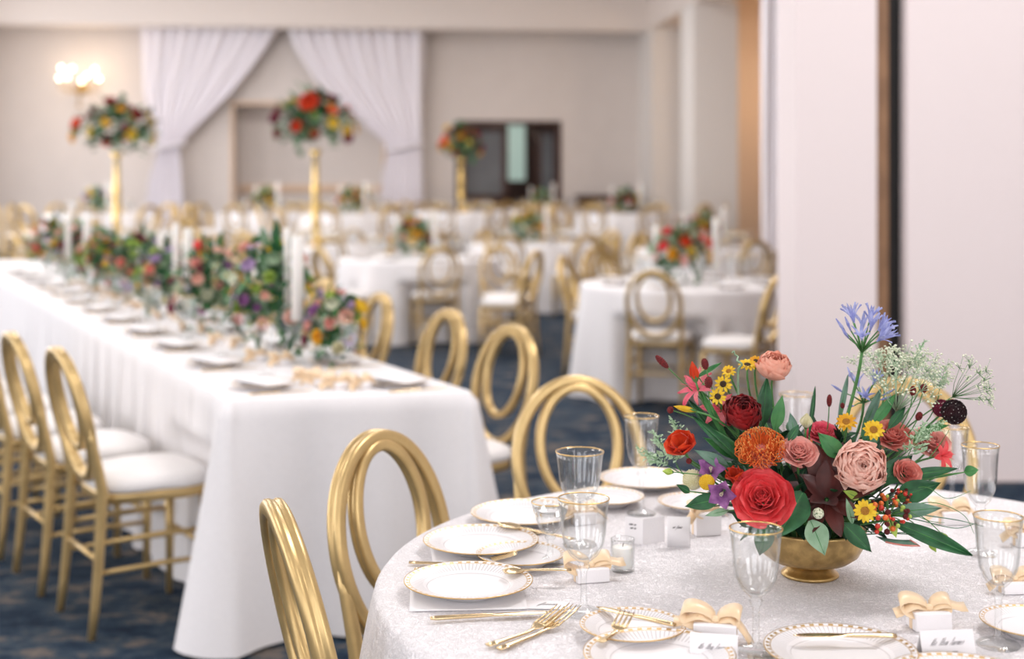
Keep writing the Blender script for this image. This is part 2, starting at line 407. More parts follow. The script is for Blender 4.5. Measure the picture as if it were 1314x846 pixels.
# far wall with a recessed alcove and a double doorway
al0, al1, alz = far_u(300, VF), far_u(491, VF), far_z(400, 135, VF)
dr0, dr1, drz = far_u(584, VF), far_u(720, VF), far_z(650, 155, VF)
room_box('wall_far', [((UL - 0.3, VF, 0), (al0, VF + 0.2, ZC)), ((al0, VF, alz), (al1, VF + 0.2, ZC)), ((al1, VF, 0), (dr0, VF + 0.2, ZC)),
                      ((dr0, VF, drz), (dr1, VF + 0.2, ZC)), ((dr1, VF, 0), (9.0, VF + 0.2, ZC)),
                      ((al0 - 0.1, VF + 0.7, 0), (al1 + 0.1, VF + 0.8, alz + 0.1)), ((al0 - 0.1, VF + 0.2, 0), (al0, VF + 0.7, alz + 0.1)),
                      ((al1, VF + 0.2, 0), (al1 + 0.1, VF + 0.7, alz + 0.1)), ((al0 - 0.1, VF + 0.2, alz), (al1 + 0.1, VF + 0.8, alz + 0.1))], M['wall'])
room_box('trim_1', [((al0, VF + 0.655, 1.36), (al1, VF + 0.70, 1.5)), ((al0, VF + 0.64, 1.40), (al1, VF + 0.66, 1.46))], M['tan'])
room_box('trim_2', [((al0 - 0.06, VF - 0.02, alz), (al1 + 0.06, VF, alz + 0.06)), ((al0 - 0.06, VF - 0.02, 0), (al0, VF, alz)), ((al1, VF - 0.02, 0), (al1 + 0.06, VF, alz))], M['tan'])
# bulkhead beams
bz = far_z(600, 37, 23.7)
room_box('beam_far', [((UL, 23.7, bz), (UR + 0.7, 24.1, ZC))], M['beam'])
room_box('beam_right', [((UR, 6.8, bz + 0.02), (UR + 0.55, 24.1, ZC))], M['beam'])
# right-hand piers and what lies behind their openings
room_box('pillar_far', [((UR, 23.4, 0), (UR + 0.55, VF, bz + 0.05))], M['trim'])
room_box('pillar_right', [((UR, 20.2, 0), (UR + 0.70, 21.1, bz + 0.05))], M['trim'])
room_box('wall_right', [((7.4, 6.6, 0), (7.6, VF, ZC))], M['tan'])
room_box('wall_bay', [((UR + .56, 23.1, 0), (7.4, 23.3, ZC))], M['tan'])
# near pier, wooden jamb, dark slot and the movable partition
NY = 6.5
def near_x(px): return (px - 657) / F * NY
px0, px1, px2, px3 = near_x(1021), near_x(1125), near_x(1141), near_x(1159)
def plain_box(name, boxes, m, kind=True):
    mb = MB()
    for a, b in boxes: mb.box(a, b)
    o = put(name, mb.mesh(name, m, False))
    if kind: struct(o)
    return o
mb = MB(); sk = -0.096 * 0.30
vs = [(px0, NY, 0), (px1, NY, 0), (px1 + sk, NY + .3, 0), (px0 + sk, NY + .3, 0)]
mb.add(vs + [(a, b, ZC) for a, b, _ in vs], [(0, 3, 2, 1), (4, 5, 6, 7), (0, 1, 5, 4), (1, 2, 6, 5), (2, 3, 7, 6), (3, 0, 4, 7)])
struct(put('pillar_near', mb.mesh('pillar_near', M['wall_near'], False)))
plain_box('trim_3', [((px1 + 0.001, NY + 0.01, 0), (px2, NY + 0.30, ZC))], M['wood'])
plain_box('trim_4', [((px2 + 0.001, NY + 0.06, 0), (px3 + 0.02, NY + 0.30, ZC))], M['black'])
plain_box('wall_partition', [((px3, NY - 0.06, 0), (px3 + 0.012, NY + 0.05, ZC)), ((px3 + 0.012, NY - 0.065, 0), (px3 + 1.22, NY + 0.05, ZC)), ((px3 + 1.225, NY - 0.065, 0), (7.6, NY + 0.05, ZC))], M['wall_near'])
# left and rear walls with tall windows
WZ0, WZ1 = 0.55, 4.3
lw = [(-2.6, -0.2), (1.2, 3.6), (5.0, 7.4), (8.8, 11.2), (12.6, 15.0), (16.4, 18.8), (20.4, 22.6)]
bx = [((UL - 0.3, VB - 0.3, 0), (UL, VF, WZ0)), ((UL - 0.3, VB - 0.3, WZ1), (UL, VF, ZC))]
prev = VB - 0.3
for a, b in lw: bx.append(((UL - 0.3, prev, WZ0), (UL, a, WZ1))); prev = b
bx.append(((UL - 0.3, prev, WZ0), (UL, VF, WZ1)))
room_box('wall_left', bx, M['wall'])
rw = [(-5.6, -3.0), (-1.6, 1.0), (2.4, 5.0)]
bx = [((UL, VB - 0.3, 0), (7.6, VB, WZ0)), ((UL, VB - 0.3, WZ1), (7.6, VB, ZC))]; prev = UL
for a, b in rw: bx.append(((prev, VB - 0.3, WZ0), (a, VB, WZ1))); prev = b
bx.append(((prev, VB - 0.3, WZ0), (7.6, VB, WZ1)))
room_box('wall_back', bx, M['wall'])
room_box('wall_side', [((7.4, VB - 0.3, 0), (7.6, 6.6, ZC))], M['wall'])
def window(i, boxes, pane):
    o = room_box('window_%d' % i, boxes, M['trim'])
    p = MB(); p.box(*pane); p.build('window_pane', M['pane'], o, smooth=False)
for i, (a, b) in enumerate(lw):
    x0, x1 = UL - 0.2, UL - 0.12; md = (a + b) / 2
    fr = [((x0, a, WZ0), (x1, a + .07, WZ1)), ((x0, b - .07, WZ0), (x1, b, WZ1)), ((x0, a, WZ0), (x1, b, WZ0 + .07)), ((x0, a, WZ1 - .07), (x1, b, WZ1)),
          ((x0, md - .03, WZ0), (x1, md + .03, WZ1)), ((x0, a, 2.9), (x1, b, 2.96))]
    window(i + 1, fr, ((UL - 0.165, a + .07, WZ0 + .07), (UL - 0.155, b - .07, WZ1 - .07)))
for i, (a, b) in enumerate(rw):
    y0, y1 = VB - 0.2, VB - 0.12; md = (a + b) / 2
    fr = [((a, y0, WZ0), (a + .07, y1, WZ1)), ((b - .07, y0, WZ0), (b, y1, WZ1)), ((a, y0, WZ0), (b, y1, WZ0 + .07)), ((a, y0, WZ1 - .07), (b, y1, WZ1)),
          ((md - .03, y0, WZ0), (md + .03, y1, WZ1)), ((a, y0, 2.9), (b, y1, 2.96))]
    window(len(lw) + i + 1, fr, ((a + .07, VB - 0.165, WZ0 + .07), (b - .07, VB - 0.155, WZ1 - .07)))
# double doorway: dark frame, two glazed leaves, a lobby with a bright garden window behind
room_box('door_1', [((dr0, VF - 0.03, 0), (dr0 + 0.07, VF + 0.23, drz)), ((dr1 - 0.07, VF - 0.03, 0), (dr1, VF + 0.23, drz)), ((dr0, VF - 0.03, drz - 0.07), (dr1, VF + 0.23, drz))], M['darkwood'])
def door_leaf(name, pa, pb, v, zt):
    a, b = far_u(pa, v), far_u(pb, v)
    o = room_box(name, [((a, v, 0), (a + .10, v + .05, zt)), ((b - .12, v, 0), (b, v + .05, zt)), ((a, v, zt - .12), (b, v + .05, zt)), ((a, v, 0), (b, v + .05, .25)), ((a, v, 1.15), (b, v + .05, 1.32))], M['darkwood'])
    g = MB(); g.box((a + .1, v + .02, .25), (b - .12, v + .03, zt - .12)); g.build('door_glass', M['smoke'], o, smooth=False)
    h = MB(); h.tube([(b - .06, v - .05, 1.0), (b - .06, v - .05, 1.25)], .012); h.build('door_handle', M['gilt'], o)
door_leaf('door_2', 590, 652, VF + 0.25, drz - 0.08)
door_leaf('door_3', 688, 718, VF + 0.5, drz - 0.08)
lo = VF + 3.4
room_box('wall_lobby', [((dr0 - 1.2, lo, 0), (dr1 + 1.2, lo + .1, drz + .4)), ((dr0 - 1.2, VF + .2, 0), (dr0 - 1.1, lo, drz + .4)), ((dr1 + 1.1, VF + .2, 0), (dr1 + 1.2, lo, drz + .4)), ((dr0 - 1.2, VF + .2, drz + .3), (dr1 + 1.2, lo, drz + .4))], M['darkwood'])
a, b = far_u(650, lo - .05), far_u(674, lo - .05)
za, zb = far_z(660, 232, lo), far_z(660, 157, lo)
o = room_box('window_20', [((a - .05, lo - .06, za - .05), (b + .05, lo - .001, za)), ((a - .05, lo - .06, zb), (b + .05, lo - .001, zb + .05)), ((a - .05, lo - .06, za), (a, lo - .001, zb)), ((b, lo - .06, za), (b + .05, lo - .001, zb))], M['darkwood'])
g = MB(); g.box((a, lo - .03, za), (b, lo - .02, zb)); g.build('window_pane', M['outside'], o, smooth=False)

# dark wooden bar console by the far door
cu0, cu1, cv = far_u(742, 23.9), far_u(822, 23.9), 24.15
bar = thing('bar_console', 'dark wooden bar console with slatted front against the far wall right of the doorway', 'console', uv((cu0 + cu1) / 2, cv, STZ), TH)
wd = (cu1 - cu0) / 2
mb = MB(); mb.rbox((-wd, -.30, .96), (wd, .30, 1.02), .02); mb.build('top', M['darkwood'], bar)
mb = MB(); mb.box((-wd + .05, -.2, .12), (wd - .05, .25, .96)); mb.build('cabinet', M['darkwood'], bar, smooth=False)
mb = MB()
for i in range(9):
    x = -wd + .1 + i * (2 * wd - .2) / 8; mb.rbox((x - .03, -.225, .12), (x + .03, -.2, .94), .008)
mb.build('slat_front', M['wood'], bar)
mb = MB(); mb.box((-wd + .08, -.17, 0), (wd - .08, .22, .12)); mb.build('plinth', M['black'], bar, smooth=False)

# curtains: a pair of voile panels swept to the outside and tied
def curtain(name, label, px_l, px_r, v, top_py, seed, tie=True, folds=11):
    """px_l, px_r: functions of q (0 top .. 1 floor) giving the image columns of the two edges at depth v"""
    mb = MB(); NZ, NX = 60, 110; zt = far_z(600, top_py, v)
    for i in range(NZ + 1):
        q = i / NZ; z = zt * (1 - q) + 0.02 * q
        ul, ur = far_u(px_l(z), v), far_u(px_r(z), v); wd = ur - ul
        for j in range(NX + 1):
            s = j / NX
            amp = min(0.055, 0.02 + 0.014 * wd)
            y = amp * math.sin(s * folds * 2 * PI + seed + 0.7 * math.sin(3 * s + 2 * q)) + 0.02 * math.sin(s * 29 + q * 3 + seed)
            mb.v.append(V((ul + wd * s, v + y, z)))
    for i in range(NZ):
        for j in range(NX):
            a = i * (NX + 1) + j; mb.f.append((a, a + 1, a + NX + 2, a + NX + 1)); mb.mi.append(0)
    o = thing(name, label, 'curtain', (0, 0, 0))
    p = put('drape', mb.mesh('drape', M['sheer']), o); p.matrix_local = RM
    return o
def zy(py): return far_z(400, py, 24.25)
ztie = zy(188)
def lerp_tab(tab):
    def f(z):
        for (za_, xa), (zb_, xb) in zip(tab, tab[1:]):
            if z >= zb_:
                t = (za_ - z) / (za_ - zb_) if za_ > zb_ else 0
                return xa + (xb - xa) * max(0, min(1, t))
        return tab[-1][1]
    return f
L1 = lerp_tab([(zy(30), 179), (zy(120), 183), (zy(180), 201), (zy(192), 203), (zy(230), 190), (0, 176)])
R1 = lerp_tab([(zy(30), 361), (zy(60), 343), (zy(90), 322), (zy(120), 297), (zy(150), 266), (zy(175), 240), (zy(190), 230), (zy(225), 233), (0, 240)])
c1 = curtain('voile_curtain', 'white voile curtain left of the alcove, swept left and tied', L1, R1, 24.25, 33, 0.4)
L2 = lerp_tab([(zy(30), 367), (zy(60), 377), (zy(100), 402), (zy(130), 432), (zy(160), 466), (zy(180), 490), (zy(192), 497), (zy(225), 490), (0, 482)])
R2 = lerp_tab([(zy(30), 546), (zy(120), 543), (zy(190), 541), (zy(230), 543), (0, 545)])
c2 = curtain('voile_curtain', 'white voile curtain right of the alcove, swept right and tied', L2, R2, 24.25, 35, 2.0)
for c, p in ((c1, 216), (c2, 519)):
    uu = far_u(p, 24.25); mb = MB(); rr = 0.30 if p < 300 else 0.34
    mb.tube([(uu + rr * math.cos(t), 24.25 + .14 * math.sin(t), ztie + .05 * math.cos(t)) for t in [2 * PI * k / 24 for k in range(24)]], .035, 8, True)
    q = put('tieback', mb.mesh('tieback', M['sheer']), c); q.matrix_local = RM
LC = lambda z: 978
RC = lambda z: 1012
curtain('voile_curtain', 'narrow white voile panel hanging beside the near pillar on the right', LC, RC, 14.4, -60, 1.0, folds=3)

# lit wall candelabrum, far left
wl = thing('wall_candelabrum', 'brass candelabrum with glowing bulbs on the far wall, at the left', 'wall light', uv(far_u(103, 24.4), 24.58, far_z(103, 112, 24.4)), TH)
mb = MB(); mb.lathe([(0.0, 0), (.10, 0), (.11, .02), (.06, .04), (0, .045)], 24, Matrix.Rotation(PI / 2, 4, 'X')); mb.build('back_plate', M['brass'], wl)
mb = MB(); mb.tube([(0, -.02, 0), (0, -.20, -.05), (0, -.26, -.02)], .018); mb.tube([(0, -.26, -.32), (0, -.26, .05)], [.012, .028]); mb.ball((0, -.26, -.34), .04); mb.build('bracket', M['brass'], wl)
bl = [(74, 100), (80, 88), (91, 88), (88, 100), (103, 104), (113, 98), (120, 89), (128, 102)]
for i, (bqx, bqy) in enumerate(bl):
    x = far_u(bqx, 24.3) - far_u(103, 24.4); z = far_z(bqx, bqy, 24.3) - far_z(103, 112, 24.4); y = -.26 + (-.1 if i % 2 else .08)
    mb = MB(); mb.tube([(0, -.26, 0), (x * .5, (-.26 + y) / 2, -.10), (x * .95, y, -.06 + z * .2), (x, y, z - .10)], .010, 6)
    mb.lathe([(.0, -.11), (.035, -.10), (.02, -.085), (.014, -.08), (.014, -.03), (0, -.03)], 12, Matrix.Translation((x, y, z))); arm = mb.build('arm', M['brass'], wl)
    mb = MB(); mb.ball((x, y, z + .005), .026, 10, 8, (1, 1, 1.35)); mb.build('bulb', M['bulb'], arm)

# ------------------------------------------------------------------ chair
def chair_parts():
    """local frame: seat looks to +Y, origin on the floor under the seat"""
    P = []
    lean = math.tan(math.radians(13))
    def yb(z): return -.185 - (z - .46) * lean if z > .46 else -.185 - (.46 - z) * .10
    # seat
    mb = MB(); sh = []
    def ring(k, z, b):
        out = []
        for i in range(40):
            t = 2 * PI * i / 40; c, s_ = math.cos(t), math.sin(t); p = 0.55
            x = .205 * k * math.copysign(abs(c) ** p, c) * (1.0 if s_ > 0 else .93); y = .19 * k * math.copysign(abs(s_) ** p, s_)
            out.append((x, y, z))
        return out
    rs = [ring(.96, .448, 0), ring(1.0, .458, 0), ring(1.0, .472, 0), ring(.97, .488, 0), ring(.86, .498, 0), ring(.5, .504, 0), ring(.02, .505, 0)]
    vs = sum(rs, []); fs = [tuple(range(39, -1, -1))]
    for k in range(len(rs) - 1):
        for i in range(40): fs.append((k * 40 + i, k * 40 + (i + 1) % 40, (k + 1) * 40 + (i + 1) % 40, (k + 1) * 40 + i))
    fs.append(tuple(range(240, 280))); mb.add(vs, fs); P.append(('seat_cushion', mb.mesh('seat_cushion', M['seat'])))
    mb = MB(); rs = [ring(.90, .412, 0), ring(.965, .416, 0), ring(.975, .440, 0), ring(.95, .449, 0)]
    vs = sum(rs, []); fs = [tuple(range(39, -1, -1)), tuple(range(120, 160))]
    for k in range(3):
        for i in range(40): fs.append((k * 40 + i, k * 40 + (i + 1) % 40, (k + 1) * 40 + (i + 1) % 40, (k + 1) * 40 + i))
    mb.add(vs, fs); P.append(('seat_frame', mb.mesh('seat_frame', M['gold'])))
    # back hoops: moulded section with a bead (two shallow grooves)
    shp = [(1.0, -.55), (1.0, .55), (.72, .95), (.30, 1.0), (.12, .84), (-.12, .84), (-.30, 1.0), (-.72, .95), (-1.0, .55), (-1.0, -.55), (-.72, -.95), (-.3, -1.0), (-.12, -.84), (.12, -.84), (.3, -1.0), (.72, -.95)]
    def hoop(cz, hw, hh, rr, dz=0.0, n=64, sxx=1.25):
        mb = MB(); pts = []
        for i in range(n):
            t = 2 * PI * i / n; x = hw * math.sin(t); z = cz + hh * math.cos(t)
            pts.append((x, yb(z) + dz, z))
        mb.tube(pts, rr, 16, True, sxx, up=(0, 1, -lean * -1 * 0 + 0.0), shape=shp)
        return mb
    P.append(('back_hoop', hoop(.690, .172, .208, .0145).mesh('back_hoop', M['gold'])))
    P.append(('back_oval', hoop(.731, .108, .150, .0125, .004).mesh('back_oval', M['gold'])))
    # rear legs: floor -> stile meeting the hoop
    for sx in (-1, 1):
        mb = MB()
        pts = [(sx * .178, -.226, 0), (sx * .176, -.214, .10), (sx * .173, -.203, .22), (sx * .170, -.194, .36), (sx * .168, -.188, .46), (sx * .169, yb(.54), .54), (sx * .1705, yb(.62), .62), (sx * .1715, yb(.68), .68)]
        mb.tube(pts, [.0125, .0145, .016, .0175, .018, .0165, .0145, .012], 10, up=(1, 0, 0), sx=.95)
        P.append(('leg', mb.mesh('leg', M['gold'])))
        mb = MB(); mb.tube([(sx * .172, .150, 0), (sx * .173, .152, .2), (sx * .172, .150, .418)], [.0115, .0145, .0185], 10)
        P.append(('leg', mb.mesh('leg', M['gold'])))
        for z in (.205, .300):
            mb = MB(); mb.tube([(sx * .173, -.203 + (z - .22) * .06, z), (sx * .1735, 0, z + .004), (sx * .173, .151, z)], [.0075, .0095, .0075], 8)
            P.append(('stretcher', mb.mesh('stretcher', M['gold'])))
    for y, z in ((-.202, .245), (.151, .245)):
        mb = MB(); mb.tube([(-.173, y, z), (0, y, z), (.173, y, z)], [.008, .010, .008], 8); P.append(('stretcher', mb.mesh('stretcher', M['gold'])))
    return P
CP = chair_parts()
CHAIR0 = None
SEATS = []
def pushed(x, y, z, nx, ny):
    """how far a hanging cloth point gives way inward (against its outward normal n) to the chair seats tucked against it"""
    best = 0.0
    for cx, cy, fx, fy in SEATS:
        dx, dy = x - cx, y - cy
        if dx * dx + dy * dy > .36: continue
        ly = dx * fx + dy * fy; lx = abs(dx * fy - dy * fx); dot = -(nx * fx + ny * fy)
        if dot < .3 or ly < -.35: continue
        pen = .222 - ly
        if pen <= 0: continue
        wl = 1 if lx < .225 else max(0, 1 - (lx - .225) / .13)
        wv = 1 if z < .525 else max(0, 1 - (z - .525) / .08)
        wl = wl * wl * (3 - 2 * wl); wv = wv * wv * (3 - 2 * wv)
        best = max(best, pen / dot * wl * wv)
    return best
def chair(x, y, face, label, group):
    """face = direction (fx, fy) the sitter looks"""
    global CHAIR0
    rz = math.atan2(-face[0], face[1]); SEATS.append((x, y, face[0], face[1]))
    if CHAIR0 is None:
        CHAIR0 = thing('dining_chair', label, 'chair', (x, y, 0), rz, group)
        for n, me in CP: put(n, me, CHAIR0)
        return CHAIR0
    return copy_tree(CHAIR0, label, (x, y, 0), rz, group)
# the same chair as one mesh, for the rows that are only specks
def joined_chair():
    vs = []; fs = []; mi = []
    for n, me in CP:
        o = len(vs); vs += [tuple(v.co) for v in me.vertices]
        for p in me.polygons: fs.append(tuple(i + o for i in p.vertices)); mi.append(0 if n == 'seat_cushion' else 1)
    me = bpy.data.meshes.new('dining_chair'); me.from_pydata(vs, [], fs); me.materials.append(M['seat']); me.materials.append(M['gold'])
    me.polygons.foreach_set('use_smooth', [True] * len(fs)); me.polygons.foreach_set('material_index', mi); me.update(); return me
CJ = joined_chair()
def far_chair(x, y, face, label, group):
    return tag(put('dining_chair', CJ, None, (x, y, 0), (0, 0, math.atan2(-face[0], face[1]))), label, 'chair', group)

# near table chairs
G1 = 'gold chairs around the near round table'
def unit(a, b): l = math.hypot(a, b); return (a / l, b / l)
def by_top(px, py, face, zt=.905):
    """floor point of a chair whose hoop top is seen at (px,py)"""
    Y = F * (H - zt) / (py - YH); X = (px - 657) / F * Y
    return X + .288 * face[0], Y + .288 * face[1]
f = unit(.93, .34); chair(*by_top(352, 648, f), f, 'gold double-oval chair seen edge-on at the bottom left, cut off by the frame', G1)
f = unit(.84, -.54); chair(*by_top(480, 556, f), f, 'gold double-oval chair at the left edge of the near round table', G1)
f = unit(.20, -.98); chair(*by_top(738, 485, f), f, 'gold double-oval chair behind the goblets at the near round table', G1)
f = unit(-.38, -.93); chair(*by_top(1164, 487, f), f, 'gold chair behind the bouquet, in front of the dark wall slot', G1)

# ------------------------------------------------------------------ table cloths
def round_cloth(name, label, x, y, R, m, seed=0, nf=13, hem=0.012, group=None, SEG=240):
    mb = MB(); rings = []; zs = [(0.0, TT), (R * .5, TT), (R - .03, TT), (R - .006, TT - .002), (R + .002, TT - .012)]
    for r, z in zs: rings.append([(r * math.cos(2 * PI * k / SEG), r * math.sin(2 * PI * k / SEG), z) for k in range(SEG)])
    NS = 26
    for i in range(1, NS + 1):
        q = i / NS; z = (TT - .012) * (1 - q) + hem * q; ring = []
        for k in range(SEG):
            a = 2 * PI * k / SEG
            fo = math.sin(nf * a + seed + .8 * math.sin(2 * a + seed)) * .65 + .35 * math.sin((nf * 1.9) // 1 * a + seed * 2.3)
            r = R + .002 + .075 * q ** .9 + .05 * (q ** .8) * fo
            r -= pushed(x + r * math.cos(a), y + r * math.sin(a), z, math.cos(a), math.sin(a))
            ring.append((r * math.cos(a), r * math.sin(a), z))
        rings.append(ring)
    vs = sum(rings, []); fs = []
    for i in range(len(rings) - 1):
        for k in range(SEG): fs.append((i * SEG + k, i * SEG + (k + 1) % SEG, (i + 1) * SEG + (k + 1) % SEG, (i + 1) * SEG + k))
    mb.add(vs, fs); o = mb.build(name, m, None, (x, y, 0))
    return tag(o, label, 'tablecloth', group)
round_cloth('tablecloth', 'white damask cloth draped over the near round table under the bouquet', FC.x, FC.y, .765, M['cloth'], 0.6, 12)

# long table in its own axes: a along it away from the camera, b across to the right
TL = V((-.897, 4.155, 0)); DA = V((-.454, .891, 0)); DB = V((.891, .454, 0)); LW_, LL = .76, 9.0
def LT(a, b, z=TT + .0007): p = TL + DA * a + DB * b; return V((p.x, p.y, z))
def long_cloth():
    corners = [(-.02, 0.0), (-.20, LW_), (LL, LW_), (LL, 0.0)]      # (a, b)
    P = []; N = []
    pts = [LT(a, b, 0) for a, b in corners]; cen = sum(pts, V()) / 4
    kind = []
    for i in range(4):
        p, q = pts[i], pts[(i + 1) % 4]; e = (q - p); n = V((e.y, -e.x, 0)).normalized()
        if n.dot((p + q) / 2 - cen) < 0: n = -n
        L = e.length; st = max(8, int(L / .022)); rr = .022
        for k in range(st + 1):
            t = rr / L + (1 - 2 * rr / L) * k / st; P.append(p + e * t); N.append(n); kind.append((i, t * L, L))
        p2, q2 = pts[(i + 1) % 4], pts[(i + 2) % 4]; e2 = q2 - p2; n2 = V((e2.y, -e2.x, 0)).normalized()
        if n2.dot((p2 + q2) / 2 - cen) < 0: n2 = -n2
        c0 = P[-1]; c1_ = p2 + e2.normalized() * rr
        for k in range(1, 8):
            t = k / 8; P.append(c0.lerp(c1_, t) + (n.lerp(n2, t)).normalized() * 0.0092 * math.sin(PI * t)); N.append(n.lerp(n2, t).normalized()); kind.append((i + .5, t, 1))
    n = len(P); rings = []
    for off, z in ((-.02, TT), (-.004, TT - .001), (.003, TT - .010)):
        rings.append([(P[i].x + N[i].x * off, P[i].y + N[i].y * off, z) for i in range(n)])
    NS = 30
    for s in range(1, NS + 1):
        q = s / NS; z = (TT - .010) * (1 - q) + .012 * q; ring = []
        for i in range(n):
            kd, t, L = kind[i]; side = int(kd) if kd == int(kd) else -1
            if side == 0:      # near end: broad soft folds, corners hang out
                cw = max(0, 1 - t / .2) + max(0, 1 - (L - t) / .2)
                o = .012 + .03 * q + .11 * q * cw ** 1.3 + .030 * q * math.sin(t * 16 + .7) + .012 * q * math.sin(t * 37 + 1.2)
            elif side == -1:
                o = .02 + (.15 if kd in (.5, 3.5) else .06) * q
            else:
                ph = ((t + .05 * math.sin(t * 2.3)) / .27) % 1.0; dist = min(ph, 1 - ph)
                cw = max(0, 1 - min(t, L - t) / .16)
                o = .010 + .018 * q - .060 * min(1, q * 3.0) * max(0, 1 - dist / .085) ** 1.2 + .020 * q * math.sin(t * 19 + 2 * math.sin(t * 3)) + .085 * q * cw ** 1.3
            o -= pushed(P[i].x + N[i].x * o, P[i].y + N[i].y * o, z, N[i].x, N[i].y)
            ring.append((P[i].x + N[i].x * o, P[i].y + N[i].y * o, z))
        rings.append(ring)
    mb = MB(); vs = sum(rings, []); fs = [tuple(range(n))]
    for r in range(len(rings) - 1):
        for i in range(n): fs.append((r * n + i, r * n + (i + 1) % n, (r + 1) * n + (i + 1) % n, (r + 1) * n + i))
    mb.add(vs, fs); me = mb.mesh('tablecloth', M['linen']); fix_normals(me)
    for p_ in me.polygons:
        if len(p_.vertices) > 4 or all(me.vertices[i].co.z > TT - .003 for i in p_.vertices): p_.use_smooth = False
    return tag(put('tablecloth', me), 'plain white cloth to the floor over the long table at the left', 'tablecloth')
G2 = 'gold chairs along the left side of the long table'; G3 = 'gold chairs along the right side of the long table'
fl = unit(.83, .56)
ords = ['nearest', 'second', 'third', 'fourth', 'fifth', 'sixth', 'seventh', 'eighth', 'ninth', 'tenth', 'eleventh', 'twelfth']
for i in range(5):
    x, y = -1.235 - .32 * i, 4.44 + .455 * i
    chair(x, y, fl, '%s gold chair from the near end, left side of the long table' % ords[i].replace('nearest', 'first'), G2)
rt = [(660, 419, unit(-.80, -.60)), (578, 398, unit(-.84, -.54)), (490, 377, unit(-.86, -.5)), (418, 358, unit(-.86, -.5)), (352, 345, unit(-.88, -.47)), (301, 334, unit(-.88, -.47))]
for i, (a, b, f) in enumerate(rt):
    x, y = by_top(a, b, f); chair(x, y, f, '%s gold chair from the near end, right side of the long table' % ords[i].replace('nearest', 'first'), G3)

long_cloth()
# ------------------------------------------------------------------ table ware meshes
def goblet(hgt=.185, rr=.035, foot=.031):
    b0 = hgt * .46; g = MB()
    out = [(.0, .0), (foot * .97, .0), (foot, .0015), (foot * .9, .004), (.010, .009), (.0055, .016), (.0045, hgt * .25), (.0052, hgt * .36), (.0088, hgt * .40), (.0098, hgt * .42), (.0070, hgt * .44),
           (.011, b0), (rr * .55, b0 + .009), (rr * .78, b0 + .026), (rr * .86, b0 + .045), (rr * .90, hgt * .82), (rr * .95, hgt * .93), (rr, hgt)]
    inn = [(r - .0016, z + (.003 if r < rr * .6 else 0)) for r, z in out[11:]][::-1]
    g.lathe(out + inn + [(0.0, b0 + .004)], 36)
    e = MB(); e.tube([(rr * .994 * math.cos(2 * PI * k / 48), rr * .994 * math.sin(2 * PI * k / 48), hgt + .0003) for k in range(48)], .0010, 8, True)
    return g.mesh('bowl_and_stem', M['glass']), e.mesh('gilt_rim', M['gilt'])
def make_glass(name, label, pos, hgt, rr, foot=.031, group=None):
    a, b = goblet(hgt, rr, foot)
    t = thing(name, label, 'glass', pos, 0, group); put('bowl_and_stem', a, t); put('gilt_rim', b, t); return t
GG = 'gold-rimmed goblets on the near round table'
make_glass('goblet', 'gold-rimmed goblet in front of the brass bowl', T(970, 838), .176, .0375, .032, GG)
make_glass('goblet', 'gold-rimmed goblet at the right edge of the photo, nearest', T(1281, 829), .186, .0345, .031, GG)
make_glass('goblet', 'wide gold-rimmed goblet beside the candle, nearest of the left three', T(749, 788), .178, .0400, .032, GG)
make_glass('goblet', 'tall gold-rimmed glass behind the wide goblet, before the oval chair', T(744, 700), .172, .0445, .032, GG)
make_glass('goblet', 'slim gold-rimmed goblet with feathery leaves in front, left of the orange flower', T(823, 660), .198, .0350, .030, GG)
make_glass('goblet', 'gold-rimmed glass behind the bouquet near the peach flower', T(1023, 622), .200, .0395, .032, GG)
make_glass('goblet', 'gold-rimmed goblet right of the bouquet against the plain wall', T(1258, 712), .196, .0330, .030, GG)
make_glass('goblet', 'goblet half hidden behind the dark scabiosa at the right', T(1222, 655), .170, .0330, .030, GG)
make_glass('tumbler', 'short footed glass left of the wide goblet', T(706, 722), .106, .0330, .030, GG)

def plate_mesh(rad, m):
    p = [(0, .004), (rad * .60, .004), (rad * .645, .006), (rad * .70, .0105), (rad * .97, .0175), (rad, .0185), (rad * .998, .0200), (rad * .97, .0195), (rad * .70, .0130), (rad * .64, .0090), (rad * .60, .0078), (0, .0075)]
    mb = MB(); mb.lathe([(rad * .50, 0.0), (rad * .55, 0.0), (rad * .57, .004)] + p[1:], 64)
    return mb.mesh('plate', m)
PL = {k: plate_mesh(r, M[n]) for k, r, n in (('s', .078, 'china_small'), ('m', .105, 'china'), ('l', .135, 'china_big'))}
GP = 'gold-edged plates on the near round table'
def plate(k, px, py, label, dz=0.0, g=GP): return tag(put('plate', PL[k], None, T(px, py) + V((0, 0, dz))), label, 'plate', g)
NAP = .0035
plate('m', 601, 762, 'gold-edged dinner plate nearest the left rim of the round table', NAP)
plate('m', 617, 708, 'gold-edged dinner plate second along the left rim of the table', NAP)
plate('m', 672, 669, 'gold-edged plate at the rear left beside the short glass')
plate('m', 829, 624, 'gold-edged plate set before the rear oval chair')
plate('s', 779, 648, 'small gold-edged plate behind the tall glass')
plate('s', 812, 818, 'small gold-edged bread plate with a butter knife lying on it')
plate('m', 846, 856, 'gold-edged plate cut by the bottom edge, left of the middle card')
plate('m', 1078, 850, 'gold-edged plate with a knife across it at the bottom edge')
plate('m', 1240, 893, 'gold-edged plate below the lettered place card')
plate('s', 1328, 814, 'small gold-edged plate cut by the right edge of the photo')
plate('s', 668, 724, 'small gold-edged bread plate touching the second dinner plate')
plate('s', 893, 655, 'small gold-edged plate half hidden behind the favour cards')

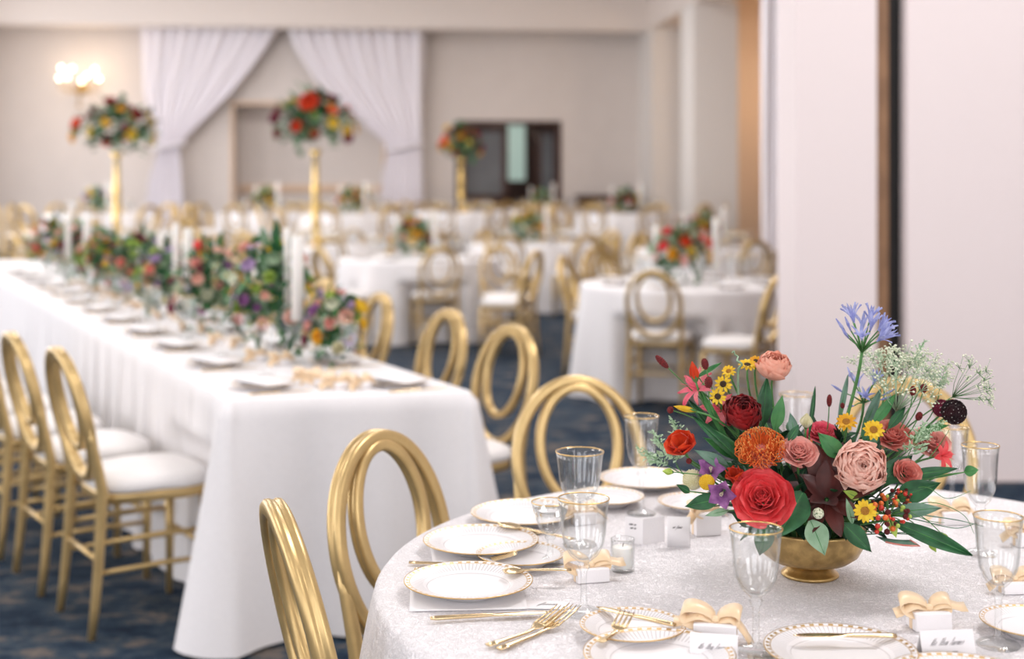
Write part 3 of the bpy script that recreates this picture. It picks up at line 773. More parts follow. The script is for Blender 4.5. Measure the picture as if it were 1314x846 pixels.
# napkins: a folded sheet of linen with soft edges
def napkin(px, py, w, d, rz, label, folds=3):
    mb = MB(); nx, ny = 22, 22
    for lay in (0, 1):
        for i in range(nx + 1):
            for j in range(ny + 1):
                x = (i / nx - .5) * w; y = (j / ny - .5) * d
                z = .0008 + (.0018 + .0006 * math.sin(x * 60 + y * 25) if lay else 0)
                mb.v.append(V((x, y, z)))
    n1 = (nx + 1) * (ny + 1)
    for lay in (0, 1):
        for i in range(nx):
            for j in range(ny):
                a = lay * n1 + i * (ny + 1) + j; q = (a, a + ny + 1, a + ny + 2, a + 1)
                mb.f.append(q if lay else q[::-1]); mb.mi.append(0)
    edge = [i * (ny + 1) for i in range(nx + 1)] + [nx * (ny + 1) + j for j in range(1, ny + 1)] + [i * (ny + 1) + ny for i in range(nx - 1, -1, -1)] + [j for j in range(ny - 1, 0, -1)]
    for k in range(len(edge)):
        a, b = edge[k], edge[(k + 1) % len(edge)]; mb.f.append((a, b, b + n1, a + n1)); mb.mi.append(0)
    return tag(mb.build('napkin', M['napkin'], None, T(px, py), rot=(0, 0, rz)), label, 'napkin', 'white napkins on the near round table')
napkin(600, 769, .185, .125, .06, 'folded white napkin under the nearest left dinner plate')
napkin(620, 713, .185, .125, .10, 'folded white napkin under the second left dinner plate')

# cutlery
def knife_mesh(L=.215):
    mb = MB(); sec = [(0, .0045, .0022), (.01, .0062, .0032), (.05, .0055, .0032), (.09, .0050, .0030), (.105, .0045, .0026), (.115, .0075, .0012), (.14, .0092, .0010), (.18, .0090, .0009), (.20, .0065, .0008), (L, .0012, .0006)]
    mb.tube([(0, y - L / 2, .0036) for y, _, _ in sec], [1] * len(sec), 12, up=(1, 0, 0))
    for i, (y, w, h) in enumerate(sec):
        for k in range(12):
            t = 2 * PI * k / 12; mb.v[i * 12 + k] = V((w * math.cos(t) + (0.001 if y > .11 else 0), y - L / 2, .0036 + h * math.sin(t)))
    return mb.mesh('knife', M['cutlery'])
def fork_mesh(L=.20):
    mb = MB(); sec = [(0, .0060, .0020), (.02, .0068, .0020), (.06, .0045, .0020), (.10, .0030, .0022), (.118, .0034, .0022), (.126, .0085, .0014), (.136, .0128, .0011), (.143, .0132, .0011)]
    def zz(y): return .003 + (.021 * ((y - .10) / .10) ** 1.3 if y > .10 else .002 * (1 - y / .10))
    n = 12
    mb.tube([(0, y, 0) for y, _, _ in sec], [1] * len(sec), n, up=(1, 0, 0))
    for i, (y, w, h) in enumerate(sec):
        for k in range(n):
            t = 2 * PI * k / n; mb.v[i * n + k] = V((w * math.cos(t), y - L / 2, zz(y) + h * math.sin(t)))
    for k in range(4):
        x = (k - 1.5) * .0072
        mb.tube([(x, y - L / 2, zz(y) + (.0006 if y > .19 else 0)) for y in (.138, .155, .172, .188, .20)], [.0019, .0016, .0014, .0012, .0006], 6)
    return mb.mesh('fork', M['cutlery'])
def spoon_mesh(L=.19):
    mb = MB(); sec = [(0, .0060, .0018), (.02, .0066, .0018), (.06, .0042, .0018), (.11, .0028, .0020), (.130, .0034, .0020), (.14, .0095, .0014), (.155, .0165, .0012), (.172, .0165, .0012), (.184, .010, .0012), (L, .002, .001)]
    n = 14; mb.tube([(0, y, 0) for y, _, _ in sec], [1] * len(sec), n, up=(1, 0, 0))
    for i, (y, w, h) in enumerate(sec):
        for k in range(n):
            t = 2 * PI * k / n; dip = .006 * (1 - (math.cos(t)) ** 2) if y > .135 and y < .188 else 0
            mb.v[i * n + k] = V((w * math.cos(t), y - L / 2, .0072 + h * math.sin(t) - dip * .8))
    return mb.mesh('spoon', M['cutlery'])
KN, FK, SP = knife_mesh(), fork_mesh(), spoon_mesh()
def lay(me, kind, a, b, label, dz=0.0, tilt=0.0):
    """a, b: image points of handle end and tip, both on the table"""
    p, q = T(*a), T(*b); d = q - p; mid = (p + q) / 2; L = d.length; base = {'knife': .215, 'fork': .20, 'spoon': .19}[kind]
    o = put(kind, me, None, mid + V((0, 0, dz)), (tilt, 0, math.atan2(-d.x, d.y)), (1, L / base, 1)); return tag(o, label, kind, 'gold cutlery on the near round table')
lay(KN, 'knife', (552, 800), (709, 791), 'gold knife lying in front of the nearest left dinner plate', NAP * .9)
lay(KN, 'knife', (531, 734), (672, 734), 'gold knife between the two left dinner plates')
lay(FK, 'fork', (525, 726), (664, 728), 'gold fork behind the knife between the two left plates')
lay(KN, 'knife', (604, 680), (697, 687), 'gold knife in front of the rear left plate')
lay(FK, 'fork', (640, 838), (738, 797), 'gold dinner fork nearest the camera at the bottom left')
lay(FK, 'fork', (626, 834), (722, 800), 'gold fork behind the dinner fork at the bottom left', .001)
lay(SP, 'spoon', (733, 753), (645, 754), 'gold spoon at the right end of the nearest left plate', .0205)
lay(KN, 'knife', (866, 824), (765, 800), 'gold butter knife resting on the bread plate', .0205)
lay(KN, 'knife', (1150, 838), (1018, 838), 'gold knife across the plate at the bottom edge', .0205)
lay(FK, 'fork', (770, 846), (805, 823), 'gold fork with its tines on the bread plate', .019, .0)
lay(SP, 'spoon', (735, 712), (640, 690), 'gold spoon beside the small bread plate at the left', .0205)

# votive candle in a glass
p = T(799, 733)
vt = thing('votive_holder', 'clear glass votive holder beside the ribboned favour', 'candle holder', p)
mb = MB(); r = .0205
mb.lathe([(0, 0), (r * .92, 0), (r, .002), (r, .047), (r * .97, .049), (r * 1.0, .051), (r * 1.02, .0545), (r * .97, .056), (r * .93, .050), (r * .90, .047), (r * .90, .007), (0, .006)], 40); mb.build('cup', M['glass'], vt)
cn = thing('votive_candle', 'white candle inside the clear glass votive holder', 'candle', p + V((0, 0, .0065)))
mb = MB(); mb.lathe([(0, 0), (r * .87, 0), (r * .875, .001), (r * .875, .034), (r * .82, .0352), (r * .3, .0345), (0, .0343)], 32); mb.build('wax', M['wax'], cn)
mb = MB(); mb.tube([(0, 0, .034), (.0006, 0, .038), (.0015, .0004, .041)], .0007, 6); mb.build('wick', M['wick'], cn)

# favours: little white boxes with satin bows, and cards
def bow(parent, at, s, rz, tails=((-1, -.4), (1, -.5)), seed=0):
    mb = MB(); mt = Matrix.Translation(at) @ Matrix.Rotation(rz, 4, 'Z')
    w = V((0, .010 * s, .003 * s)); s *= 1.15
    for sx, up, ln in ((-1, .9, 1.15), (1, .75, .85)):
        pts = []; wid = []
        for k in range(17):
            t = k / 16; a = 2 * PI * t
            x = sx * .030 * s * ln * (1 - math.cos(a)) / 2; z = .009 * s * math.sin(a) * up + .008 * s * (1 - math.cos(a)) / 2 * up
            y = .004 * s * math.sin(a * 1.0 + seed)
            pts.append((x, y, z)); q = .35 + .65 * math.sin(PI * t) ** .6; wid.append(V((.003 * s * q, .0165 * s * q, .010 * s * q)))
        mb.strip(pts, wid, .0004, mt)
    for sx, dz in tails:
        pts = [(0, 0, 0)] + [(sx * s * (.008 + .034 * t), -.004 * s * t, s * (.003 * math.sin(t * 5) + dz * .024 * t * t + .002)) for t in (.2, .4, .6, .8, 1)]
        mb.strip(pts, [V((0, .0125 * s * (.5 + .5 * min(1, k / 2)), .007 * s)) for k in range(6)], .0004, mt)
    mb.ball((0, 0, .001 * s), .0042 * s, 8, 6, (1.2, 1.2, .9), mt)
    return mb.build('ribbon_bow', M['ribbon'], parent)
def favour_box(px, py, w, d, h, rz, label, bs=1.0, tails=((-1, -.4), (1, -.5)), brz=None, z=TT):
    o = thing('favor_box', label, 'favor box', T(px, py, z), rz, 'white favour boxes on the near round table')
    mb = MB(); mb.rbox((-w / 2, -d / 2, 0), (w / 2, d / 2, h), .002, n=2); mb.build('box', M['paper'], o, ang=40)
    if bs:
        mb = MB(); mb.box((-w / 2 - .0006, -.005, .0), (w / 2 + .0006, .005, h + .0005)); mb.build('band', M['ribbon'], o, smooth=False)
        bow(o, V((0, 0, h + .003)), bs, 0 if brz is None else brz, tails)
    return o
favour_box(918, 822, .062, .040, .026, -.2, 'white favour box with a gold satin bow left of the front goblet', 1.25, ((-1, -.1), (1, -1.2)))
favour_box(1192, 806, .056, .040, .026, .1, 'white favour box with a gold bow behind the lettered card at the right', 1.15, ((-1, -.1), (1, .1)))
favour_box(758, 745, .056, .036, .022, .25, 'white favour box with a cream bow between goblet and votive', 1.2, ((1, .15), (-.3, -1.1)))
favour_box(748, 672, .046, .032, .022, .3, 'white favour box with a gold bow behind the wide goblet', 1.0)
favour_box(1222, 672, .05, .035, .024, .1, 'white favour box with a gold bow right of the bouquet by the rear goblet', 1.2)
favour_box(905, 685, .050, .042, .042, .2, 'white favour box with a cream bow under the purple flowers', 1.1, brz=.5)
favour_box(1318, 700, .05, .035, .024, .1, 'white favour box with a gold bow at the right edge of the photo', 1.1)
favour_box(1302, 760, .05, .032, .018, .1, 'white favour box with a cream bow cut by the right frame edge', 1.0)

def script_line(parent, text, x0, y, size, tilt_m, seed=1):
    """brush-script strokes: a slanted pen line with tall and short loops, one hump per letter"""
    rr = random.Random(seed); mb = MB(); x = x0
    for word in text.split(' '):
        pts = []
        for i, ch in enumerate(word):
            up = 1.9 if ch in 'bdfhkltABCDEFGHIJKLMNOPQRSTUVWXYZ' else 1.0; dn = -.8 if ch in 'gjpqyfJ' else 0
            w = size * (.95 if ch in 'mwMW' else .40 if ch in 'ilt.' else .6)
            n = 2 if ch in 'mnuwMNHU' else 1
            for h in range(n):
                b = x + w * h / n; ww = w / n
                for t, yy in ((0, 0), (.25, up * .55), (.5, up), (.62, up * .9), (.6, up * .45), (.66, dn if dn else .05), (.85, 0)):
                    pts.append((b + ww * t + yy * size * .38, y + yy * size * (1 + .08 * rr.uniform(-1, 1)), .0003))
            x += w * 1.05
        mb.tube([(a_ + .38 * (b_ - y), b_, c_) for a_, b_, c_ in pts], .00020, 5, mtx=tilt_m); x += size * .8
    return mb.build('lettering', M['ink'], parent)
def tent_card(px, py, w, h, rz, label, lines, lean=18, size=.0052, z=TT):
    o = thing('place_card', label, 'place card', T(px, py, z), rz, 'white place cards on the near round table')
    a = math.radians(lean); mb = MB(); th = .0004
    for sgn in (1, -1):
        mt = Matrix.Translation((0, sgn * h * math.sin(a), 0)) @ Matrix.Rotation(sgn * a, 4, 'X')
        mb.rbox((-w / 2, -th, 0), (w / 2, th, h), .0003, mt, 1)
    mb.build('card', M['paper'], o, smooth=False)
    mt = Matrix.Translation((0, -h * math.sin(a), 0)) @ Matrix.Rotation(-a, 4, 'X') @ Matrix.Translation((0, -.0007, 0)) @ Matrix.Rotation(PI / 2, 4, 'X')
    for k, (tx, dx, yy, szf) in enumerate(lines): script_line(o, tx, -w / 2 + dx * w, yy * h, size * szf, mt, k + 3)
    return o
tent_card(1214, 846, .078, .042, .12, 'lettered white place card at the bottom right beside the goblet foot', [('Mr Alan Turner', .16, .52, 1.0), ('nnnn nnnnn nnnnn', .26, .26, .55)])
tent_card(916, 846, .066, .036, -.18, 'lettered white place card in front of the gold bow, bottom middle', [('Mr Alan Turner', .16, .42, .82)], 16)
o = thing('place_card', 'white lettered card lying beside the nearest left plate', 'place card', T(703, 778), -.06, 'white place cards on the near round table')
mb = MB(); mb.rbox((-.036, -.020, .0006), (.036, .020, .0016), .010); mb.build('card', M['paper'], o)
script_line(o, 'Jaeosi', -.016, -.004, .0075, Matrix.Translation((0, 0, .0018)), 5)
# open folded menu card and a single card near the slim goblet
o = thing('menu_card', 'white folded card standing open in front of the slim goblet', 'card', T(825, 700), .0, None)
mb = MB()
for ang, ln in ((math.radians(150), .036), (math.radians(28), .048)):
    mt = Matrix.Rotation(ang, 4, 'Z'); mb.rbox((0, -.0006, 0), (ln, .0006, .048), .0005, mt, 1)
mb.build('card', M['paper'], o, (0, 0, 0), smooth=False)
mt = Matrix.Rotation(math.radians(150 - 180), 4, 'Z') @ Matrix.Translation((-.036, -.0012, 0)) @ Matrix.Rotation(PI / 2, 4, 'X')
script_line(o, 'nnnn nn', .008, .034, .0030, mt, 7); script_line(o, 'nnn nn', .010, .027, .0030, mt, 8)
o = thing('menu_card', 'small cream card standing right of the folded card under the purple flowers', 'card', T(871, 703), -.12, None)
mb = MB(); pts = [(x, -.005 * math.cos(x * 55), 0) for x in [(-.021 + .0042 * k) for k in range(11)]]
mb.strip([V(p) + V((0, 0, .0285)) for p in pts], V((0, 0, .057)), .0005); mb.build('card', M['paper'], o)
script_line(o, 'nn Jnnns', -.012, .036, .0034, Matrix.Translation((0, -.0058, 0)) @ Matrix.Rotation(PI / 2, 4, 'X'), 9)

# ------------------------------------------------------------------ brass bowl and the bouquet
BC = V((.507, 2.255, TT + .0007))
bw = thing('brass_bowl', 'footed aged brass bowl holding the big bouquet', 'bowl', BC)
mb = MB(); mb.lathe([(0, 0), (.046, 0), (.0485, .002), (.0485, .0045), (.046, .007), (.041, .010), (.039, .0135), (.036, .017), (.0335, .020)], 56); mb.build('foot', M['brass'], bw)
mb = MB(); mb.lathe([(.0335, .0195), (.045, .0215), (.066, .028), (.081, .039), (.089, .054), (.0915, .068), (.092, .078), (.0945, .081), (.0945, .085), (.091, .086), (.0885, .083), (.0875, .068), (.083, .052), (.07, .036), (.04, .027), (0, .026)], 64); mb.build('basin', M['brass'], bw)
BT = BC + V((0, 0, .085))

def prof(a=.55, tip=.0, p=.7):
    """width profile: widest at a, blunt (tip>0) or pointed end"""
    def f(t):
        if t < a: return .18 + .82 * math.sin(PI / 2 * t / a)
        q = (t - a) / (1 - a); return tip + (1 - tip) * max(0, math.cos(PI / 2 * q)) ** p
    return f
PW = {'round': prof(.62, .0, .45), 'rose': prof(.6, .25, .5), 'point': prof(.42, .0, 1.0), 'strap': prof(.5, .05, .8), 'leaf': prof(.38, .0, 1.1), 'blunt': prof(.66, .42, .42)}
def P_(k, w): g = PW[k]; return lambda t: w * g(t)

def stem_to(mb_pts, rad=.0022):
    mb = MB(); mb.tube(mb_pts, rad, 8); return mb
def flower(name, label, cat, head, d, parts, stem_r=.0020, group=None, root=None, bend=.3, stem=True, stem_mat='stem'):
    """head: world point of the bloom's base; d: way it faces; parts: [(name, mesh)] built around +Z. Stem runs down into the bowl."""
    head = V(head); d = V(d).normalized()
    if root is None:
        v = head - BT; rr = min(.055, .28 * math.hypot(v.x, v.y)); an = math.atan2(v.y, v.x)
        root = BT + V((rr * math.cos(an), rr * math.sin(an), -.03))
    o = thing(name, label, cat, root, 0, group)
    if stem:
        L = (head - root).length; pts = []
        for k in range(13):
            t = k / 12; p0, p1, p2, p3 = root, root + V((0, 0, L * .35)) + (head - root) * .1, head - d * L * bend, head
            pts.append((p0 * (1 - t) ** 3 + p1 * 3 * t * (1 - t) ** 2 + p2 * 3 * t * t * (1 - t) + p3 * t ** 3) - root)
        stem_to(pts, [stem_r * (1.15 - .3 * k / 12) for k in range(13)]).build('stem', M[stem_mat], o)
    q = dirq(d)
    for n, me in parts: put(n, me, o, head - root, q)
    return o

# -- bloom makers (all around +Z, base at origin)
def m_rose(R, m, m2=None):
    mb = MB(); rr = random.Random(3)
    pw = prof(.52, .0, .62)
    for k in range(36):
        t = k / 35; phi = k * 2.39996 + rr.uniform(-.15, .15)
        L = R * (.58 + .50 * t); w = R * (.16 + .60 * t)
        e0 = math.radians(88 - 42 * t); e1 = math.radians(98 - 74 * t ** 1.3)
        mb.petal(L, (lambda q, w=w: w * pw(q)), e0, e1, .55 - .50 * t, phi, R * (.015 + .16 * t), R * (.36 - .36 * t), 9, 9, .07 * t, seed=k)
    return mb.mesh('petals', m)
def m_ranunculus(R, m, n=46, open_=1.0, hollow=.14, seed=5):
    mb = MB(); rr = random.Random(seed)
    for k in range(n):
        t = k / (n - 1); phi = k * 2.39996 + rr.uniform(-.25, .25)
        rad = R * (hollow + (1 - hollow) * t ** .75)
        arc = math.radians(150 - 58 * t ** 1.3 * open_) * rr.uniform(.96, 1.04)     # inner shells close over, outer ones stop at the equator
        L = rad * arc; w = rad * (.92 + .15 * rr.random())
        e0 = math.radians(-4); e1 = e0 + arc
        mb.petal(L, P_('blunt', w), e0, e1, .42, phi, 0.0, R * .55 - rad * .84 + R * .26 * (1 - t), 11, 9, .08, seed=k)
    return mb.mesh('petals', m)
def m_star(L, w, n, m, e0=.2, e1=-.2, rows=1, kind='strap', cup=.2, r0=.004, ruf=.04, name='petals', seed=1, fold=0.0):
    mb = MB(); rr = random.Random(seed)
    for q in range(rows):
        for k in range(n):
            phi = 2 * PI * (k + .5 * q) / n + rr.uniform(-.1, .1); s = 1 - .14 * q + rr.uniform(-.07, .07)
            mb.petal(L * s, P_(kind, w), e0 + q * .35 + rr.uniform(-.12, .12), e1 + q * .4 + rr.uniform(-.15, .15), cup, phi, r0, .001 * q, 7, 5, ruf, seed=k + q, fold=fold)
    return mb.mesh(name, m)
def m_disc(r, h, m, name='disc', n=60):
    mb = MB(); mb.ball((0, 0, h * .3), r, 16, 8, (1, 1, h / r))
    for k in range(n):
        a = k * 2.39996; q = r * .95 * math.sqrt(k / n); z = h * .3 + h * math.sqrt(max(0, 1 - (q / r) ** 2)) * .98
        mb.ball((q * math.cos(a), q * math.sin(a), z), r * .085, 5, 4)
    return mb.mesh(name, m)
def m_protea(R):
    st = MB(); tp = MB(); rr = random.Random(11)
    for k in range(260):
        u = k / 259; th = .25 + 1.35 * u; ph = k * 2.39996
        base = V((math.sin(th) * math.cos(ph), math.sin(th) * math.sin(ph), math.cos(th)))
        p0 = V((0, 0, R * .28)) + base * R * .38; side = V((-math.sin(ph), math.cos(ph), 0)); radial = V((math.cos(ph), math.sin(ph), 0))
        pts = []; tw = rr.uniform(-.25, .25)
        for i in range(8):
            t = i / 7
            d = radial * R * (.55 * math.sin(t * 1.9) * (.35 + .65 * u)) + V((0, 0, R * (.70 * t - .15 * t * t) * (.75 + .25 * u))) + base * R * .12 * t + side * R * tw * t * t
            d -= radial * R * .22 * t ** 3 * u
            pts.append(p0 + d)
        st.tube(pts, [R * .020, R * .018, R * .016, R * .015, R * .014, R * .013, R * .012, R * .012], 5)
        tp.ball(pts[-1], R * .021, 6, 5, (1, 1, 1.5))
    co = MB(); co.ball((0, 0, R * .28), R * .42, 20, 14, (1, 1, 1.1))
    for k in range(60):
        a = k * 2.39996; q = R * .38 * math.sqrt(k / 60); co.tube([(q * math.cos(a), q * math.sin(a), R * .5), (q * .7 * math.cos(a), q * .7 * math.sin(a), R * (.82 - .3 * q / R))], R * .02, 5)
    return [('centre', co.mesh('centre', M['coral'])), ('styles', st.mesh('styles', M['style'])), ('tips', tp.mesh('tips', M['tip']))]
def m_scabious(R, dark='black_p', tipm='white_p'):
    a = MB(); b = MB()
    for k in range(110):
        u = k / 109; th = math.acos(1 - u * 1.55); ph = k * 2.39996
        n = V((math.sin(th) * math.cos(ph), math.sin(th) * math.sin(ph), math.cos(th) * .85)); p = n * R * .80 + V((0, 0, R * .55))
        q = n.to_track_quat('Z', 'Y').to_matrix().to_4x4()
        for j in range(4): a.petal(R * .24, P_('round', R * .10), .5, .1, .2, j * PI / 2 + k, R * .02, 0, 3, 3, .1, mtx=Matrix.Translation(p) @ q, seed=k)
        if k % 2 == 0: b.ball(p + n * R * .20, R * .028, 5, 4)
    c = MB(); c.ball((0, 0, R * .55), R * .80, 18, 12, (1, 1, .85))
    return [('centre', c.mesh('centre', M[dark])), ('florets', a.mesh('florets', M[dark])), ('anthers', b.mesh('anthers', M[tipm]))]
def m_umbel(R, n, m, sm, spread=1.05, bl=9, dome=.5, br=.055, seed=2):
    st = MB(); fl = MB(); rr = random.Random(seed)
    for k in range(n):
        u = (k + .5) / n; th = spread * math.sqrt(u); ph = k * 2.39996
        d = V((math.sin(th) * math.cos(ph), math.sin(th) * math.sin(ph), math.cos(th))); L = R * rr.uniform(.85, 1.1)
        tip = d * L; mid = d * L * .5 + V((0, 0, -.06 * R)) * u
        st.tube([(0, 0, 0), mid, tip], [R * .009, R * .007, R * .005], 5)
        for j in range(bl):
            e = (V((rr.gauss(0, 1), rr.gauss(0, 1), rr.gauss(0, .8))) * R * .10) + d * R * .06
            st.tube([tip, tip + e], R * .005, 4); fl.ball(tip + e, R * br * rr.uniform(.6, 1.1), 6, 4, (1, 1, .8))
    return [('rays', st.mesh('rays', M[sm])), ('florets', fl.mesh('florets', M[m]))]
def m_agapanthus(R, n, seed=4, up=.9):
    st = MB(); fl = MB(); bd = MB(); rr = random.Random(seed)
    for k in range(n):
        u = (k + .5) / n; th = .10 + up * math.sqrt(u); ph = k * 2.39996
        d = V((math.sin(th) * math.cos(ph), math.sin(th) * math.sin(ph), math.cos(th))); L = R * rr.uniform(.40, .62)
        st.tube([(0, 0, 0), d * L * .5 + V((0, 0, .03 * R)), d * L], [R * .022, R * .014, R * .013], 6)
        mt = Matrix.Translation(d * L) @ (d + V((0, 0, .15))).to_track_quat('Z', 'Y').to_matrix().to_4x4()
        if rr.random() < .58:
            for j in range(6): fl.petal(R * .38, P_('strap', R * .032), 1.50, rr.uniform(.6, 1.1), .3, j * PI / 3 + k, R * .012, 0, 6, 3, .12, mtx=mt, seed=k + j)
        else: fl.tube([mt @ V((0, 0, 0)), mt @ V((0, 0, R * .15)), mt @ V((0, 0, R * .32))], [R * .014, R * .032, R * .010], 6)
    return [('pedicels', st.mesh('pedicels', M['stem'])), ('florets', fl.mesh('florets', M['blue']))]
def m_burr(L, r):
    mb = MB(); mb.ball((0, 0, L / 2), r, 14, 10, (1, 1, L / 2 / r))
    for k in range(90):
        u = -1 + 2 * (k + .5) / 90; a = k * 2.39996; q = math.sqrt(1 - u * u)
        mb.ball((r * q * math.cos(a), r * q * math.sin(a), L / 2 + u * L / 2), r * .17, 5, 4)
    return [('burr', mb.mesh('burr', M['burr']))]
def m_bud(L, r, m, sep='stem', n=5):
    b = MB()
    for k in range(n):
        b.petal(L * 1.1, P_('point', r * .95), 1.15, 1.95, .55, k * 2 * PI / n, r * .25, 0, 7, 5, .0)
    b.ball((0, 0, L * .42), r * .72, 10, 8, (1, 1, L * .42 / (r * .72)))
    s = MB()
    for k in range(5): s.petal(L * .45, P_('point', r * .4), .9, 1.6, .5, k * 2 * PI / 5 + .3, r * .3, -L * .03, 4, 3)
    return [('petals', b.mesh('petals', M[m])), ('sepals', s.mesh('sepals', M[sep]))]
def m_trumpet(L, w, m, n=5, flare=1.0):
    b = MB()
    for k in range(n): b.petal(L, P_('point', w), 1.35, 1.35 - 1.5 * flare, .25, k * 2 * PI / n, w * .15, 0, 9, 5, .08, seed=k, fold=.1)
    t = MB()
    for k in range(6): t.tube([(0, 0, L * .1), (w * .18 * math.cos(k), w * .18 * math.sin(k), L * .62)], L * .012, 5); t.ball((w * .18 * math.cos(k), w * .18 * math.sin(k), L * .63), L * .03, 5, 4)
    return [('petals', b.mesh('petals', M[m])), ('stamens', t.mesh('stamens', M['cream']))]
def m_reflex(L, w, m, n=6):
    b = MB()
    for k in range(n): b.petal(L, P_('strap', w), 1.0, -.35, .15, k * 2 * PI / n, w * .2, 0, 9, 4, .16, seed=k * 2)
    t = MB()
    for k in range(5):
        a = k * 1.25; t.tube([(0, 0, 0), (L * .12 * math.cos(a), L * .12 * math.sin(a), L * .5), (L * .3 * math.cos(a), L * .3 * math.sin(a), L * .85)], L * .012, 5)
    return [('petals', b.mesh('petals', M[m])), ('stamens', t.mesh('stamens', M[m]))]
def m_daisy(R, m, core='core', n=15, rows=1):
    return [('petals', m_star(R * .72, R * .17, n, M[m], .25, -.25, rows, 'strap', .25, R * .28, .06)), ('disc', m_disc(R * .36, R * .17, M[core]))]

cam = V((0, 0, H))
def tocam(p, up=0.0, rt=0.0): v = (cam - V(p)).normalized(); return v + V((rt, 0, up))
GF = 'flowers in the brass bowl'
def bloom(name, label, cat, px, py, Y, parts, up=.3, rt=0.0, back=0.0, **k):
    p = W(px, py, Y); d = V(tocam(p, up, rt)).normalized()
    return flower(name, label, cat, p - d * back, d, parts, group=GF, **k)

bloom('red_rose', 'large coral red rose at the front left of the bouquet', 'flower', 979, 640, 2.10, [('petals', m_rose(.051, M['rose']))], .35, -.1, .028)
bloom('blush_ranunculus', 'large blush pink many-petalled ranunculus at the front right of the bouquet', 'flower', 1106, 598, 2.085, [('petals', m_ranunculus(.0395, M['blush'], 52, 1.0, .12)), ('centre', m_disc(.006, .005, M['darkcore'], 'centre', 20))], .12, .12, .030)
bloom('dark_red_ranunculus', 'dark red ranunculus above the orange pincushion', 'flower', 953, 529, 2.18, [('petals', m_ranunculus(.031, M['wine'], 44, .8, .1, 8))], .8, .1, .020)
bloom('peach_ranunculus', 'peach ranunculus on a tall stem at the top of the bouquet', 'flower', 994, 467, 2.22, [('petals', m_ranunculus(.0285, M['peach'], 34, .9, .1, 9))], 1.6, .3, .020)
bloom('pincushion_protea', 'orange pincushion flower with wiry styles above the red rose', 'flower', 977, 580, 2.13, m_protea(.047), 1.3, -.1, .026)
bloom('pink_lisianthus', 'small dusty pink rose-like bloom left of the chocolate petals', 'flower', 1025, 583, 2.11, [('petals', m_rose(.031, M['dusty']))], .9, .1, .012)
pt = MB(); rr = random.Random(5)
for k, (ph, L, w, e0, e1) in enumerate([(.2, .078, .015, .35, .15), (.75, .080, .018, .45, .3), (1.3, .092, .021, .55, .35), (1.85, .090, .020, .55, .30), (2.4, .080, .017, .4, .2), (3.0, .074, .015, .3, .1), (3.7, .070, .014, .25, .0), (4.4, .066, .013, .2, -.1), (5.1, .068, .014, .2, -.1), (5.75, .064, .014, .25, 0),
                                        (.5, .055, .014, .9, .8), (1.6, .062, .016, .95, .85), (2.7, .055, .014, .9, .8), (4.0, .042, .012, .9, .7), (5.3, .042, .012, .9, .7)]):
    pt.petal(L, P_('strap', w), e0, e1, .35, ph, .004, 0, 9, 6, .03, seed=k)
bloom('chocolate_rosette', 'very dark chocolate brown rosette of broad petals in the bouquet middle', 'flower', 1060, 636, 2.12, [('petals', pt.mesh('petals', M['chocolate']))], .75, -.1, .012)
bloom('orange_poppy', 'orange red open flower at the far left of the bouquet', 'flower', 874, 572, 2.19, [('petals', m_star(.036, .021, 6, M['poppy'], .75, .95, 2, 'round', .35, .003, .10)), ('centre', m_disc(.008, .007, M['darkcore'], 'centre'))], .8, -.3, .014)
bloom('purple_clematis', 'purple star-shaped bloom right of the orange flower', 'flower', 912, 603, 2.15, m_trumpet(.031, .012, 'purple', 5, .8), .7, .0, .014)
bloom('purple_clematis', 'purple bell bloom just left of the red rose', 'flower', 926, 634, 2.11, m_trumpet(.034, .013, 'purple', 5, .7), -.35, -.25, .018)
bloom('yellow_daisy', 'small yellow daisy below the blush ranunculus', 'flower', 1110, 656, 2.06, m_daisy(.0185, 'yellow', n=14), .2, .0, .0)
bloom('yellow_helenium', 'amber yellow flower under the blue agapanthus, left of a pair', 'flower', 1086, 542, 2.16, m_daisy(.018, 'amber', n=11, rows=2), .9, -.1, .0)
bloom('yellow_helenium', 'yellow flower above the blush ranunculus, right of a pair', 'flower', 1121, 552, 2.14, m_daisy(.018, 'yellow', n=10, rows=2), .35, .1, .0)
bloom('yellow_rudbeckia', 'small yellow flower with dark eye at the left top, upper of two', 'flower', 928, 493, 2.20, m_daisy(.0155, 'yellow', 'darkcore', 11), .25, -.2, .0)
bloom('yellow_rudbeckia', 'small yellow flower with dark eye above the dark red ranunculus, lower of two', 'flower', 921, 509, 2.18, m_daisy(.0145, 'yellow', 'darkcore', 11), .1, .1, .0)
bloom('yellow_rudbeckia', 'little yellow flower beside the curled green tendril', 'flower', 935, 477, 2.22, m_daisy(.013, 'yellow', 'core', 10, 2), .9, -.3, .0)
bloom('yellow_rudbeckia', 'yellow flower seen from its side left of the peach ranunculus', 'flower', 959, 469, 2.23, m_daisy(.0165, 'yellow', 'darkcore', 13, 2), 2.2, .2, .0)
bloom('yellow_rudbeckia', 'yellow flower touching the peach ranunculus', 'flower', 970, 464, 2.24, m_daisy(.013, 'amber', 'darkcore', 11, 2), 1.4, .3, .0)
bloom('agapanthus', 'blue agapanthus head on the tallest stem of the bouquet', 'flower', 1106, 452, 2.24, m_agapanthus(.090, 14, 4, .80), 3.5, .35, .0, stem_r=.0032, bend=.25)
bloom('agapanthus', 'pale blue agapanthus behind the tall stem, lower and looser', 'flower', 1108, 517, 2.32, m_agapanthus(.080, 9, 9, 1.25), 2.2, .0, .0, stem_r=.0028)
bloom('black_scabiosa', 'nearly black scabiosa pompom at the right of the bouquet', 'flower', 1224, 529, 2.20, m_scabious(.0235), .25, .35, .012, bend=.15)
bloom('plum_scabiosa', 'plum scabiosa tucked behind the black one', 'flower', 1208, 524, 2.23, m_scabious(.017, 'plum', 'hotpink'), .3, -.3, .01, bend=.15)
